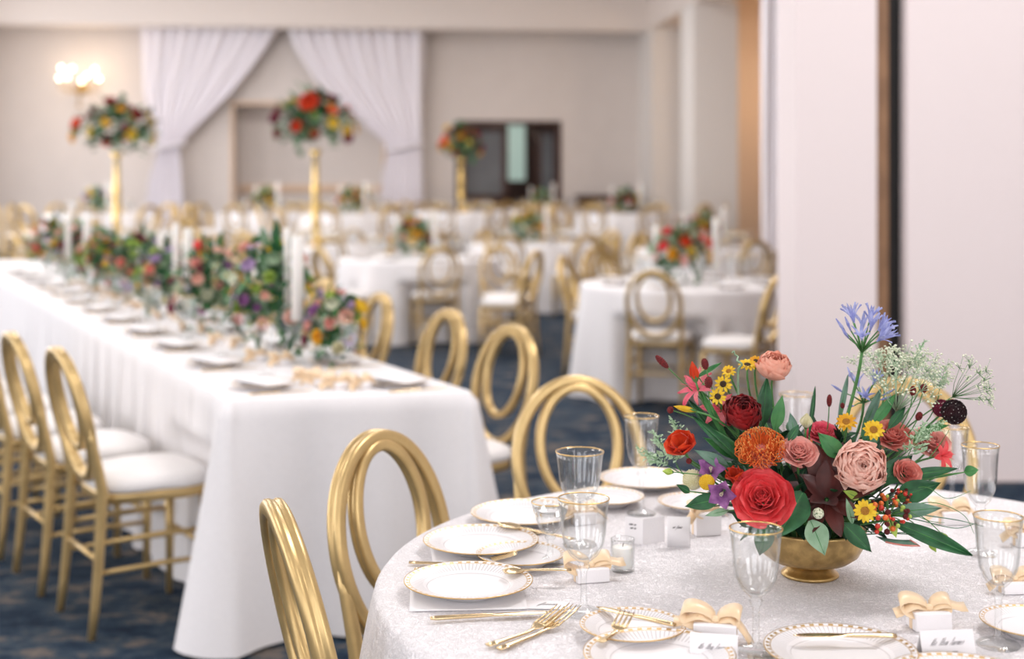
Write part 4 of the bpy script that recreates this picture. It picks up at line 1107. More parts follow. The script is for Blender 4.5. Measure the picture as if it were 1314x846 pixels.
bloom('pink_nerine', 'hot pink spidery flower at the upper left of the bouquet', 'flower', 892, 497, 2.20, m_reflex(.040, .0055, 'hotpink', 7), .9, -1.3, .010)
bloom('pink_nerine', 'pink spidery flower just left of the dark red ranunculus', 'flower', 922, 525, 2.22, m_reflex(.036, .007, 'hotpink', 6), .6, -.5, .010)
bloom('red_lily_bud', 'pointed red bud standing above the hot pink flower', 'flower', 893, 490, 2.19, m_bud(.036, .0085, 'poppy'), 2.6, -.5, .0)
bloom('yellow_lily_bud', 'slender yellow bud pointing left below the hot pink flower', 'flower', 893, 528, 2.17, m_bud(.040, .0050, 'yellow'), .6, -2.6, .0)
bloom('cream_bud', 'cream white closed bud in front of the rear glass', 'flower', 1034, 549, 2.17, m_bud(.024, .0115, 'cream'), 3.0, .25, .0)
bloom('magenta_rose', 'bright pink rose half hidden right of the cream bud', 'flower', 1055, 560, 2.24, [('petals', m_rose(.030, M['hotpink']))], 1.5, .2, .01)
bloom('coral_rose', 'coral pink rose behind the yellow flowers at the right', 'flower', 1144, 563, 2.24, [('petals', m_rose(.034, M['coral']))], .9, .3, .01)
bloom('coral_rose', 'coral rose beside the blush ranunculus, on its right', 'flower', 1164, 607, 2.17, [('petals', m_rose(.024, M['coral']))], .3, .4, .01)
bloom('pale_rose', 'pale pink and coral rose below the dark scabiosa', 'flower', 1193, 572, 2.28, [('petals', m_rose(.034, M['dusty']))], .8, .4, .01)
bloom('red_nerine', 'deep red spidery flower at the right below the scabiosa', 'flower', 1212, 585, 2.22, m_reflex(.028, .006, 'rose', 6), .1, 1.0, .008)
bloom('lemon_cockscomb', 'pale lemon knobbly bloom below the orange flower', 'flower', 889, 616, 2.16, [('bloom', m_disc(.017, .014, M['cream'], 'bloom', 90))], .4, -.2, .004)
bloom('yellow_button', 'little yellow button flower between the two purple blooms', 'flower', 907, 619, 2.13, [('bloom', m_disc(.013, .010, M['yellow'], 'bloom', 80))], .3, -.1, .004)
bloom('orange_tulip', 'orange bloom peeping out between protea and rose', 'flower', 944, 613, 2.14, [('petals', m_star(.030, .016, 6, M['poppy'], 1.2, 1.5, 1, 'round', .4, .004, .05))], .5, -.2, .006)
sd = MB(); rr = random.Random(2)
for k in range(46):
    u = -1 + 2 * (k + .5) / 46; a = k * 2.39996; q = math.sqrt(1 - u * u); n = V((q * math.cos(a), q * math.sin(a), u))
    mt = Matrix.Translation(n * .0075) @ n.to_track_quat('Z', 'Y').to_matrix().to_4x4()
    for j in range(5): sd.petal(.0035, P_('point', .0011), .5, .2, .1, j * 2 * PI / 5, 0, 0, 2, 2, mtx=mt)
sc_ = MB(); sc_.ball((0, 0, 0), .0075, 12, 8)
bloom('seed_pod', 'round starry pale green seed pod under the chocolate petals', 'seed pod', 1050, 659, 2.09, [('core', sc_.mesh('core', M['stem'])), ('stars', sd.mesh('stars', M['lace']))], .1, 0, .0)
for px, py, L, r, up, rt, lb in [(857, 472, .034, .0052, 1.2, -1.2, 'long dark red burnet head at the left edge of the bouquet'),
                                 (906, 474, .020, .0055, 2.5, -.5, 'dark red burnet head above the red bud'),
                                 (909, 498, .020, .0062, 2.5, .1, 'dark red burnet head right of the red bud'),
                                 (863, 527, .009, .0052, .5, -2.0, 'tiny dark red burnet head left of the yellow bud'),
                                 (1064, 522, .022, .0042, 3.0, .1, 'slim dark red burnet head left of the agapanthus stem'),
                                 (1171, 508, .018, .0048, 2.5, .2, 'dark red burnet head below the pale umbel, left of two'),
                                 (1184, 504, .016, .0055, 2.0, .4, 'dark red burnet head below the pale umbel, right of two'),
                                 (1177, 539, .016, .0052, 1.5, .7, 'dark red burnet head above the feathery green at the right'),
                                 (1081, 524, .010, .0034, 2.0, .0, 'tiny plum burnet head between the yellow flowers and agapanthus'),
                                 (885, 593, .009, .0045, .4, -.3, 'tiny dark red burnet head under the orange flower')]:
    bloom('burnet', lb, 'flower', px, py, 2.18 if px < 1000 else 2.22, m_burr(L, r), up, rt, stem_r=.0011)
# pale umbels and feathery greens
bloom('wild_carrot', 'large airy pale green umbel at the top right of the bouquet', 'flower', 1150, 528, 2.27, m_umbel(.090, 26, 'lace', 'feather', .85, 12, seed=2, br=.026), 3.0, .75, .0, stem_r=.0016)
bloom('wild_carrot', 'airy pale umbel standing behind the dark wall slot', 'flower', 1135, 500, 2.33, m_umbel(.072, 20, 'lace', 'feather', .9, 12, seed=6, br=.034), 4.0, .2, .0, stem_r=.0016)
bloom('wild_carrot', 'pale green umbel with bare rays at the far right of the bouquet', 'flower', 1222, 510, 2.25, m_umbel(.066, 15, 'lace', 'stem', .75, 10, seed=8, br=.028), .8, 1.5, .0, stem_r=.0014)
bloom('wild_carrot', 'small pale umbel right of the agapanthus', 'flower', 1180, 500, 2.30, m_umbel(.060, 16, 'lace', 'feather', .8, 11, seed=12, br=.034), 2.2, .9, .0, stem_r=.0014)
def m_fern(L, n, m, w=.35, seed=1):
    st = MB(); lf = MB(); rr = random.Random(seed); pts = []
    for k in range(9): t = k / 8; pts.append((math.sin(t * 1.6 + seed) * L * .07, math.cos(seed) * L * .05 * t * t, L * t))
    st.tube(pts, [L * .010 * (1 - .6 * k / 8) for k in range(9)], 5)
    for k in range(n):
        t = .12 + .88 * (k + .5) / n; i = min(7, int(t * 8)); p = V(pts[i]).lerp(V(pts[i + 1]), t * 8 - i)
        ln = L * w * (1.05 - .75 * t); az = (k % 2) * PI + rr.uniform(-.7, .7)
        d = V((math.cos(az), math.sin(az), .75)).normalized()
        st.tube([p, p + d * ln], L * .004, 4)
        for j in range(7):
            q = p + d * ln * (j + 1) / 7; d2 = (d + V((rr.uniform(-1, 1), rr.uniform(-1, 1), rr.uniform(-.6, 1)))).normalized()
            mt = Matrix.Translation(q) @ d2.to_track_quat('X', 'Z').to_matrix().to_4x4()
            lf.petal(ln * .42, P_('point', ln * .13), .1, -.1, .2, 0, 0, 0, 2, 2, mtx=mt)
    return [('rachis', st.mesh('rachis', M['stem'])), ('leaflets', lf.mesh('leaflets', M[m]))]
for px, py, Y, L, up, rt, lb in [(868, 598, 2.24, .082, 1.5, -.9, 'feathery pale green frond above the orange flower at the left'),
                                 (860, 600, 2.27, .075, 1.0, -1.5, 'feathery frond drooping in front of the slim goblet'),
                                 (880, 580, 2.28, .070, 2.2, -.7, 'feathery frond rising behind the orange flower'),
                                 (1165, 592, 2.18, .080, 1.6, .6, 'feathery grey green frond right of the blush ranunculus'),
                                 (1170, 575, 2.21, .075, 1.0, 1.2, 'feathery grey green frond under the dark scabiosa'),
                                 (1205, 507, 2.25, .050, 3.0, .5, 'little ferny green tip above the scabiosa'),
                                 (1165, 480, 2.32, .070, 2.0, 1.0, 'fine green frond arching right of the tall agapanthus')]:
    bloom('feathery_frond', lb, 'foliage', px, py, Y, m_fern(L, 18, 'feather', seed=px * .01), up, rt, stem_r=.0011)
# berries
def berry_sprig(label, px, py, Y, R, n, ms, up, rt, seed=3):
    st = MB(); rr = random.Random(seed); ds = []
    for k in range(n):
        d = V((rr.gauss(0, .7), rr.gauss(0, .7), abs(rr.gauss(.5, .5)))); d = d.normalized() * R * rr.uniform(.55, 1.0)
        st.tube([(0, 0, 0), d * .5 + V((0, 0, R * .1)), d], R * .018, 4); ds.append((d, R * rr.uniform(.07, .13)))
    p = W(px, py, Y); dd = V(tocam(p, up, rt)).normalized()
    o = bloom('berry_sprig', label, 'berries', px, py, Y, [('twigs', st.mesh('twigs', M['stem']))], up, rt)
    base = p - o.location; q = dirq(dd)
    for k, (d, r) in enumerate(ds): put('berry', BERRY[ms[k % len(ms)]], o, base + q @ d, q, r)
def berry_mesh(m):
    mb = MB(); mb.ball((0, 0, 0), 1, 10, 8, (1, 1, 1.2)); return mb.mesh('berry', M[m])
BERRY = {k: berry_mesh(k) for k in ('berry', 'orange_b', 'burr', 'lime')}
berry_sprig('sprig of red and orange berries right of the yellow daisy', 1140, 663, 2.11, .038, 46, ['berry', 'orange_b', 'burr', 'lime'], .5, .2)
berry_sprig('red berries tucked above the chocolate petals', 1058, 577, 2.19, .026, 30, ['berry', 'orange_b'], 1.2, .2, 5)
berry_sprig('sprig of red berries hanging over the bowl at the right', 1150, 640, 2.13, .026, 26, ['berry', 'burr', 'orange_b'], .2, .8, 8)
# lisianthus buds on drooping stems
for px, py, up, rt, lb, c in [(1192, 694, -2.2, 1.4, 'drooping green bud at the lower right, left of two', 'lime'), (1207, 684, -1.8, 1.6, 'drooping green bud at the lower right, right of two', 'lime'),
                              (864, 606, .2, -2.2, 'green bud pointing left below the orange flower', 'lime')]:
    bloom('lisianthus_bud', lb, 'flower bud', px, py, 2.12, m_bud(.019, .0058, c), up, rt, stem_r=.0010, bend=.55)

# leaves: one thing per leaf, blade + stalk
def leaf(label, a, b, Y0, Y1, w, m='leaf_dark', kind='leaf', lift=.12, fold=.25, roll=0.0, face=(-.1, -1, .35), ruf=.05, name='leaf', root=True):
    """blade from image point a to b (depths Y0, Y1), half-width w"""
    p, q = W(*a, Y0), W(*b, Y1); d = q - p; L = d.length; x = d.normalized(); n = V(face).normalized(); n = (n - x * n.dot(x)).normalized()
    if roll: n = Quaternion(x, roll) @ n
    y = n.cross(x); mt = Matrix((x, y, n)).transposed().to_4x4()
    mb = MB(); mb.petal(L * 1.03, P_(kind, w), lift, -lift, .1, 0, 0, 0, 14, 8, ruf, fold=fold, mtx=mt, seed=int(a[0]))
    base = BT + (V((p.x, p.y, BT.z)) - BT) * .3 + V((0, 0, -.03))
    o = thing(name, label, 'leaf', base, 0, 'leaves in the brass bowl')
    mb.build('blade', M[m], o, p - base)
    if root:
        s = MB(); v = p - base; s.tube([(0, 0, 0), v * .4 + V((0, 0, .25 * v.length)), v * .8 + V((0, 0, .08 * v.length)), v + x * .004], [.0018, .0016, .0013, .0010], 6); s.build('stalk', M['stem'], o)
    v = MB(); v.tube([mt @ V((L * t, 0, math.sin(PI * t) * L * lift * .30 - .0004)) for t in (0.02, .25, .5, .75, .95)], [.0009, .0008, .0007, .0005, .0002], 5); v.build('midrib', M['leaf_mid'], o, p - base)
    return o
for args in [
    ('broad dark leaf hanging below the red rose', (1030, 632), (998, 690), 2.12, 2.08, .026, 'leaf_dark'),
    ('pale sage leaf hanging over the rim of the brass bowl', (1040, 668), (1058, 712), 2.10, 2.08, .019, 'leaf_sage'),
    ('dark pointed leaf hanging over the right side of the bowl', (1082, 672), (1118, 708), 2.10, 2.09, .015, 'leaf_dark'),
    ('dark leaf pointing left below the purple blooms', (925, 640), (880, 650), 2.13, 2.15, .013, 'leaf_dark'),
    ('bright green leaf above the chocolate petals', (1080, 588), (1050, 556), 2.13, 2.14, .015, 'leaf_mid'),
    ('upright dark leaf below the peach ranunculus', (978, 548), (984, 484), 2.20, 2.22, .013, 'leaf_dark'),
    ('upright bright leaf right of the peach flower stem', (994, 552), (1004, 508), 2.18, 2.18, .011, 'leaf_mid'),
    ('upright dark leaf between protea and cream bud', (1020, 560), (1014, 530), 2.17, 2.18, .008, 'leaf_grey'),
    ('upright leaf beside the cream bud', (1012, 566), (1025, 545), 2.12, 2.12, .007, 'leaf_dark'),
    ('long strap leaf running down left of the protea', (960, 600), (890, 535), 2.17, 2.18, .008, 'leaf_dark', 'strap'),
    ('long narrow leaf under the dark red ranunculus', (970, 598), (905, 548), 2.18, 2.19, .009, 'leaf_mid', 'strap'),
    ('dark strap leaf rising behind the pink spidery flower', (945, 590), (885, 515), 2.22, 2.23, .009, 'leaf_dark', 'strap'),
    ('grey green leaf between orange flower and purple bloom', (935, 600), (892, 578), 2.16, 2.16, .010, 'leaf_grey'),
    ('broad dark leaf behind the dark red ranunculus', (965, 585), (928, 545), 2.23, 2.24, .017, 'leaf_deep'),
    ('slim leaf between orange flower and protea', (948, 588), (903, 562), 2.19, 2.18, .010, 'leaf_mid'),
    ('upright strap leaf at the left with a pink flower behind', (935, 570), (898, 500), 2.21, 2.20, .006, 'leaf_mid', 'strap'),
    ('slim leaf crossing the burnet heads at the left top', (893, 485), (925, 466), 2.19, 2.20, .004, 'leaf_mid', 'strap'),
    ('long wavy strap leaf sweeping to the lower right', (1140, 668), (1245, 712), 2.12, 2.08, .013, 'leaf_dark', 'strap'),
    ('grey green leaf pointing right below the roses', (1145, 658), (1208, 652), 2.12, 2.10, .012, 'leaf_grey'),
    ('broad dark leaf pointing right beside the blush ranunculus', (1148, 640), (1206, 620), 2.14, 2.13, .018, 'leaf_dark'),
    ('narrow dark leaf pointing right above the broad leaf', (1160, 612), (1230, 601), 2.18, 2.17, .009, 'leaf_dark'),
    ('little curled leaf at the far right on a long stalk', (1238, 606), (1256, 603), 2.17, 2.16, .009, 'leaf_mid', 'leaf', .5),
    ('sage leaf under the black scabiosa', (1185, 552), (1218, 546), 2.22, 2.2, .006, 'leaf_mid'),
    ('dark leaf right of the blush ranunculus', (1130, 620), (1170, 585), 2.17, 2.18, .018, 'leaf_dark'),
    ('dark leaf between rose and chocolate petals', (1010, 640), (1035, 600), 2.16, 2.15, .018, 'leaf_deep'),
    ('dark leaf under the protea at the left', (950, 620), (915, 588), 2.17, 2.17, .014, 'leaf_dark'),
    ('dark leaf left of the rose near the bowl rim', (965, 672), (940, 660), 2.15, 2.14, .012, 'leaf_dark'),
    ('dark leaf below the rose dipping into the bowl', (985, 670), (975, 712), 2.13, 2.15, .016, 'leaf_dark'),
    ('strap leaf rising before the rear glass', (1038, 560), (1046, 497), 2.22, 2.24, .004, 'leaf_dark', 'strap'),
    ('slim arching leaf left of the agapanthus stem', (1075, 545), (1088, 482), 2.25, 2.26, .005, 'leaf_grey', 'strap'),
    ('green leaf right of the agapanthus stem', (1120, 545), (1150, 505), 2.24, 2.26, .009, 'leaf_mid'),
    ('grey leaf behind the yellow flowers', (1105, 560), (1130, 500), 2.26, 2.28, .008, 'leaf_grey', 'strap'),
    ('leaf in front of the golden chair back', (1140, 550), (1162, 522), 2.23, 2.24, .008, 'leaf_dark'),
    ('dark leaf under the yellow daisy', (1100, 668), (1130, 640), 2.12, 2.13, .014, 'leaf_deep'),
    ('dark leaf below the seed pod', (1060, 664), (1030, 652), 2.13, 2.12, .013, 'leaf_deep'),
    ('small grey green leaf curling beside the daisy', (1094, 672), (1086, 640), 2.09, 2.08, .006, 'leaf_sage'),
    ('narrow sage leaf at the left under the lemon bloom', (935, 655), (905, 662), 2.12, 2.12, .006, 'leaf_sage'),
    ('lime leaf under the blush ranunculus', (1102, 640), (1082, 630), 2.11, 2.10, .007, 'lime'),
    ('lime leaf below the berries', (1142, 668), (1150, 690), 2.10, 2.09, .007, 'lime'),
    ('small dark leaf on the left bud stem', (885, 632), (868, 622), 2.13, 2.12, .006, 'leaf_dark')]:
    leaf(*args)
# grassy tendrils at the right, curled tendril at top
def tendril(label, pts, r=.0009, m='stem', name='tendril'):
    P3 = [W(*p) for p in pts]; base = P3[0]
    P3 = [P3[max(0, min(len(P3) - 1, i))] for i in range(-1, len(P3) + 1)]; out = []
    for i in range(1, len(P3) - 2):
        for k in range(8):
            t = k / 8; a, b, c, d = P3[i - 1], P3[i], P3[i + 1], P3[i + 2]
            out.append(.5 * ((2 * b) + (c - a) * t + (2 * a - 5 * b + 4 * c - d) * t * t + (3 * b - a - 3 * c + d) * t ** 3) - base)
    out.append(P3[-1] - base); mb = MB(); mb.tube(out, [r * (1 - .6 * k / len(out)) for k in range(len(out))], 5)
    o = mb.build(name, M[m], None, base); tag(o, label, 'tendril', 'grassy tendrils in the brass bowl')
tendril('thin tendril reaching right toward the rear goblet, uppermost', [(1140, 640, 2.15), (1185, 625, 2.13), (1215, 640, 2.1), (1246, 630, 2.08)])
tendril('thin wiry tendril arching over the white cloth at the right', [(1145, 655, 2.13), (1195, 645, 2.1), (1235, 660, 2.08), (1250, 685, 2.07)])
tendril('grassy blade running right to the near goblet rim', [(1140, 655, 2.13), (1190, 662, 2.1), (1230, 668, 2.08), (1262, 676, 2.06)], .0013, 'leaf_grey')
tendril('grassy blade below the grey leaf at the right', [(1140, 660, 2.12), (1180, 668, 2.1), (1225, 678, 2.08), (1252, 672, 2.06)], .0012, 'leaf_grey')
tendril('short loose tendril lying over the strap leaf', [(1150, 640, 2.12), (1165, 655, 2.1), (1190, 668, 2.09), (1212, 671, 2.08)])
tendril('dark thin stem leading to the drooping buds', [(1090, 680, 2.10), (1130, 684, 2.1), (1175, 687, 2.1), (1192, 694, 2.12)], .0010, 'leaf_dark')
tendril('dark stem at the lower right curving to the outer bud', [(1110, 686, 2.11), (1160, 684, 2.1), (1190, 688, 2.11), (1207, 684, 2.12)], .0010, 'leaf_dark')
tendril('corkscrew green tendril at the top left of the bouquet', [(948, 520, 2.22), (947, 478, 2.22), (952, 468, 2.21), (946, 463, 2.21), (947, 458, 2.22), (943, 455, 2.22), (942, 451, 2.22), (939, 453, 2.22)], .0022, 'leaf_sage')
tendril('stalk carrying the little curled leaf at the far right', [(1190, 618, 2.19), (1210, 610, 2.18), (1240, 606, 2.17)], .0014, 'stem')
tendril('bare wiry stem crossing under the black scabiosa', [(1190, 590, 2.2), (1205, 572, 2.2), (1218, 552, 2.2)], .0010)
# the curled grey petal with a coral edge lying low on the right
mb = MB(); p0, p1 = W(1130, 692, 2.11), W(1174, 697, 2.09)
o = thing('curled_leaf', 'grey leaf with a coral rim curling low over the cloth at the right', 'leaf', p0, 0)
d = p1 - p0; mb.strip([d * t + V((0, 0, -.002 * math.sin(PI * t))) for t in (0, .25, .5, .75, 1)], V((.012, -.012, -.006)), .0006); mb.build('blade', M['leaf_grey'], o)
mb = MB(); hw = V((.006, -.006, -.003)); mb.tube([d * t + hw + V((0, 0, -.002 * math.sin(PI * t))) for t in (0, .25, .5, .75, 1)] + [d, d - hw], .0014, 6); mb.build('rim', M['coral'], o)
# filler greenery in the heart of the bouquet
mb = MB(); rr = random.Random(21)
for k in range(420):
    th = rr.uniform(0, 2 * PI); q = math.sqrt(rr.random()); hh = rr.random()
    rad = (.075 + .085 * math.sin(min(1, hh * 1.4) * PI / 2) * (1.1 - .75 * hh)) * q
    p = V((BC.x + rad * math.cos(th) * 1.25, BC.y + rad * math.sin(th), TT + .082 + hh * .15))
    d = (p - (BC + V((0, 0, .07)))); d = (d.normalized() + V((rr.gauss(0, .4), rr.gauss(0, .4), rr.gauss(0, .4)))).normalized()
    mt = Matrix.Translation(p) @ d.to_track_quat('X', 'Z').to_matrix().to_4x4()
    mb.m = k % 3; mb.petal(rr.uniform(.028, .05), P_('leaf', rr.uniform(.006, .012)), .15, -.25, .1, 0, 0, 0, 5, 4, .05, fold=.25, mtx=mt, seed=k)
o = mb.build('filler_leaves', [M['leaf_deep'], M['leaf_dark'], M['leaf_deep']])
tag(o, 'dense dark green leaves filling the heart of the bouquet', 'foliage', kind='stuff')

# ------------------------------------------------------------------ flowers of the other tables
BL = {}
def mini(kind, col):
    k = (kind, col)
    if k in BL: return BL[k]
    if kind == 'ball':
        mb = MB()
        for i in range(22):
            t = i / 21; rad = .3 + .7 * t; arc = math.radians(150 - 60 * t)
            mb.petal(rad * arc, P_('round', rad * .8), -.1, -.1 + arc, .4, i * 2.39996, 0, .3 - rad * .4, 5, 4, .05, seed=i)
        me = mb.mesh('blossom', M[col])
    elif kind == 'daisy':
        mb = MB()
        for i in range(12): mb.petal(.8, P_('strap', .2), .25, -.2, .2, i * PI / 6, .25, 0, 4, 2)
        mb.m = 1; mb.ball((0, 0, .05), .33, 10, 6, (1, 1, .6)); me = mb.mesh('blossom', [M[col], M['core']])
    else:
        mb = MB()
        for i in range(16):
            t = i / 15; mb.petal(.65 + .4 * t, P_('rose', .3 + .42 * t), math.radians(88 - 55 * t), math.radians(100 - 75 * t), .3 - .3 * t, i * 2.39996, .03 + .1 * t, .3 - .3 * t, 5, 4, .1 * t, seed=i)
        me = mb.mesh('blossom', M[col])
    BL[k] = me; return me
FO = {}
def foliage_mesh(seed, n=280):
    if seed in FO: return FO[seed]
    mb = MB(); rr = random.Random(seed)
    for k in range(n):
        u = rr.uniform(-.85, 1); a = rr.uniform(0, 2 * PI); q = math.sqrt(1 - u * u); nn = V((q * math.cos(a), q * math.sin(a), u))
        p = nn * rr.uniform(.30, .86); d = (nn + V((rr.gauss(0, .45), rr.gauss(0, .45), rr.gauss(0, .45) + (.9 if u < -.2 else 0)))).normalized()
        mt = Matrix.Translation(p) @ d.to_track_quat('X', 'Z').to_matrix().to_4x4()
        mb.m = rr.choice((0, 0, 1, 2)); mb.petal(rr.uniform(.22, .42), P_('leaf', rr.uniform(.05, .11)), .2, -.3, .1, 0, 0, 0, 4, 2, fold=.2, mtx=mt)
    FO[seed] = mb.mesh('foliage', [M['leaf_dark'], M['leaf_mid'], M['leaf_sage']]); return FO[seed]
def arrangement(label, c, rx, rz, cols, n, seed, size=(.028, .05), group=None, low=-.35):
    """a mound of blossoms over leaves; c = centre of its base"""
    o = thing('flower_arrangement', label, 'flowers', c, 0, group); rr = random.Random(seed)
    put('foliage', foliage_mesh(seed % 3), o, (0, 0, rz * .50), (0, 0, rr.uniform(0, 6)), (rx * 1.04, rx * 1.04, rz * .70))
    for k in range(n):
        u = low + (1 - low) * (k + .5) / n; a = k * 2.39996 + rr.uniform(-.3, .3); q = math.sqrt(max(0, 1 - u * u)); nn = V((q * math.cos(a), q * math.sin(a), u))
        f = rr.uniform(.72, 1.0); p = V((nn.x * rx * f, nn.y * rx * f, rz * .5 + nn.z * rz * .58 * f))
        s = rr.uniform(*size); kd = rr.choice(('ball', 'ball', 'rose', 'daisy'))
        put('blossom', mini(kd, rr.choice(cols)), o, p, dirq(nn + V((0, 0, .25))), s)
    return o
GA = 'low flower mounds down the middle of the long table'
mix1 = ['lilac', 'plum', 'yellow', 'dusty', 'purple', 'yellow', 'leaf_mid', 'leaf_sage', 'cream', 'amber', 'lime', 'lime', 'blush', 'feather', 'lace']
mix2 = ['leaf_mid', 'leaf_sage', 'yellow', 'poppy', 'yellow', 'lilac', 'amber', 'plum', 'lime', 'cream', 'feather', 'coral', 'rose', 'blush', 'lime']
BMID = LW_ / 2
arr = [(.98, mix1, .18, .43, 'lush mound of lilac, plum and yellow flowers nearest on the long table', 60), (.62, mix1, .11, .24, 'small low green and plum flower mound beside the nearest glass candle holder', 30),
       (1.97, mix1, .18, .36, 'plum and yellow flower mound second along the long table', 54), (2.85, mix2, .18, .33, 'yellow and purple flower mound in the middle of the long table', 50), (3.65, mix2, .19, .36, 'red and orange flower mound past the middle of the long table', 54),
       (4.55, mix2, .20, .34, 'orange and lilac flower mound toward the far part of the long table', 50), (5.6, mix2, .21, .38, 'orange and red flower mound near the far end of the long table', 54), (6.8, mix2, .22, .40, 'farthest flower mound of the long table, at the left edge', 50)]
for i, (a, cols, rx, rz, lb, n) in enumerate(arr):
    arrangement(lb, LT(a, .45 if i != 1 else .58, TT + .012), rx, rz, cols, n, 31 + i, (.020, .036), GA, -.5)
b = LT(2.35, BMID + .12, TT + .002)
o = thing('pink_dahlia', 'deep pink dahlia standing above the second mound on the long table', 'flower', b)
put('blossom', mini('rose', 'rose'), o, (0, 0, .34), dirq((-.3, -1, .3)), .062)
mb = MB(); mb.tube([(0, .02, 0), (0, .03, .2), (0, .01, .30), (0, 0, .345)], .0035, 6); mb.build('stem', M['stem'], o)

# candles on glass holders along the long table
def pillar_candle(label, a, b, base_h, ch, r, g='pillar candles on the long table', z=TT, pos=None):
    p = pos if pos is not None else LT(a, b)
    h = thing('candle_holder', 'glass holder of the ' + label, 'candle holder', p, 0, 'glass candle holders on the long table' if pos is None else 'glass candle holders on the round tables')
    mb = MB(); mb.lathe([(0, 0), (r * 1.5, 0), (r * 1.5, .006), (r * .9, .014), (r * .8, base_h * .5), (r * .95, base_h - .01), (r * 1.25, base_h - .006), (r * 1.25, base_h), (0, base_h)], 28); mb.build('glass_base', M['glass'], h)
    c = thing('pillar_candle', label, 'candle', p + V((0, 0, base_h + .0005)), 0, g)
    mb = MB(); mb.lathe([(0, 0), (r, 0), (r, ch - .004), (r * .94, ch), (r * .5, ch - .004), (0, ch - .005)], 24); mb.build('wax', M['wax'], c)
    mb = MB(); mb.tube([(0, 0, ch - .006), (.001, 0, ch + .012)], .0012, 5); mb.build('wick', M['wick'], c)
pillar_candle('thick white candle nearest on the long table', .74, .47, .16, .32, .024)
pillar_candle('slim white candle behind the nearest thick candle', .84, .46, .20, .31, .012)
pillar_candle('thick white candle second along the long table', 2.24, BMID + .03, .17, .30, .024)
pillar_candle('slim white candle beside the second thick candle', 2.36, BMID + .0, .22, .27, .018)
pillar_candle('thick white candle in the far part of the long table', 5.05, BMID + .02, .18, .30, .026)
pillar_candle('slim white candle beside the far thick candle', 5.2, BMID - .08, .2, .30, .018)
pillar_candle('white candle near the third flower mound of the long table', 3.45, BMID + .16, .16, .26, .018)

# place settings along the long table (shared meshes, copied)
ga, gb = goblet(.185, .036)
def set_goblet(pos, label, group):
    t = thing('goblet', label, 'glass', pos, 0, group); put('bowl_and_stem', ga, t); put('gilt_rim', gb, t)
def napkin_small():
    mb = MB(); mb.rbox((-.05, -.10, 0), (.05, .10, .006), .006); return mb.mesh('napkin', M['napkin'])
NS_ = napkin_small()
def favour_mesh():
    mb = MB(); mb.rbox((-.024, -.020, 0), (.024, .020, .022), .004); return mb.mesh('box', M['paper'])
FVB = favour_mesh()
def bow_mesh(s=1.5):
    o = bow(None, V((0, 0, .024)), s, 0); me = o.data; bpy.data.objects.remove(o); return me
BWM = bow_mesh()
def set_favour(pos, rz, label, group):
    t = thing('favor_box', label, 'favor box', pos, rz, group); put('box', FVB, t); put('ribbon_bow', BWM, t)
rzl = math.atan2(-DA.x, DA.y)
GSL = {'L': 'left', 'R': 'right'}
for s in 'LR':
    for i in range(12):
        a = .17 + .62 * i - (.15 if s == 'R' else 0); bb = .17 if s == 'L' else LW_ - .17; sd_ = GSL[s]; nth = ords[i].replace('nearest', 'first')
        if s == 'R' and i > 7: continue
        p = LT(a, bb)
        tag(put('plate', PL['m'], None, p), '%s gold-edged plate from the near end, %s side of the long table' % (nth, sd_), 'plate', 'plates on the long table, %s side' % sd_)
        tag(put('napkin', NS_, None, p + V((0, 0, .0205)), (0, 0, rzl + .3)), 'white napkin on the %s plate, %s side of the long table' % (nth, sd_), 'napkin', 'napkins on the long table, %s side' % sd_)
        q = LT(.86 + .87 * min(i, 8.9) if s == 'L' else .64 + .8 * i, .29 if s == 'L' else (.52 if i == 0 else .66))
        if i < 9: set_goblet(q, '%s tall goblet from the near end, %s side of the long table' % (nth, sd_), 'goblets on the long table, %s side' % sd_)
        if i < 9:
            q = LT(a + .31, bb + (.10 if s == 'L' else -.06)); set_goblet(q, '%s outer goblet from the near end, %s side of the long table' % (nth, sd_), 'outer goblets on the long table, %s side' % sd_)
            kp = LT(a - .135, bb + .02); tag(put('knife', KN, None, kp, (0, 0, rzl - PI / 2)), 'gold knife near the %s plate, %s side of the long table' % (nth, sd_), 'knife', 'knives on the long table')
            set_favour(LT(a + .06, bb + (.18 if s == 'L' else -.19)), rzl + .4 * i, 'ribboned white favour box by the %s plate, %s side of the long table' % (nth, sd_), 'favour boxes on the long table')
for k, (px, py, lb) in enumerate([(413, 495, 'left of three'), (436, 499, 'middle of three'), (466, 499, 'right of three')]):
    set_favour(T(px, py), .5 * k, 'ribboned white favour at the long table\'s near end, ' + lb, 'favours at the near end of the long table')

# hand-placed chairs of the two nearer round tables
G4 = 'gold chairs at the round table beside the near pillar'; G5 = 'gold chairs at the round table right behind the long table'
for (px, py, f, lb, g) in [(837, 348, unit(.30, .95), 'gold chair seen from behind, front of the round table beside the near pillar', G4),
                           (722, 329, unit(.86, -.30), 'gold chair at the left of the round table beside the near pillar', G4),
                           (1003, 352, unit(-.80, .55), 'gold chair half hidden by the near pillar, seat facing left', G4),
                           (766, 318, unit(.5, -.85), 'gold chair at the far left of the round table beside the near pillar', G4),
                           (872, 305, unit(.05, -1), 'gold chair at the far side of the round table beside the near pillar', G4),
                           (566, 318, unit(-.25, .95), 'gold chair seen from behind, front right of the round table behind the long table', G5),
                           (628, 300, unit(-.95, -.10), 'gold chair facing left at the right of the round table behind the long table', G5),
                           (408, 318, unit(.80, .55), 'gold chair at the front left of the round table behind the long table', G5),
                           (452, 294, unit(.55, -.8), 'gold chair at the far left of the round table behind the long table', G5),
                           (540, 290, unit(-.1, -1), 'gold chair at the far side of the round table behind the long table', G5)]:
    x, y = by_top(px, py, f); chair(x, y, f, lb, g)
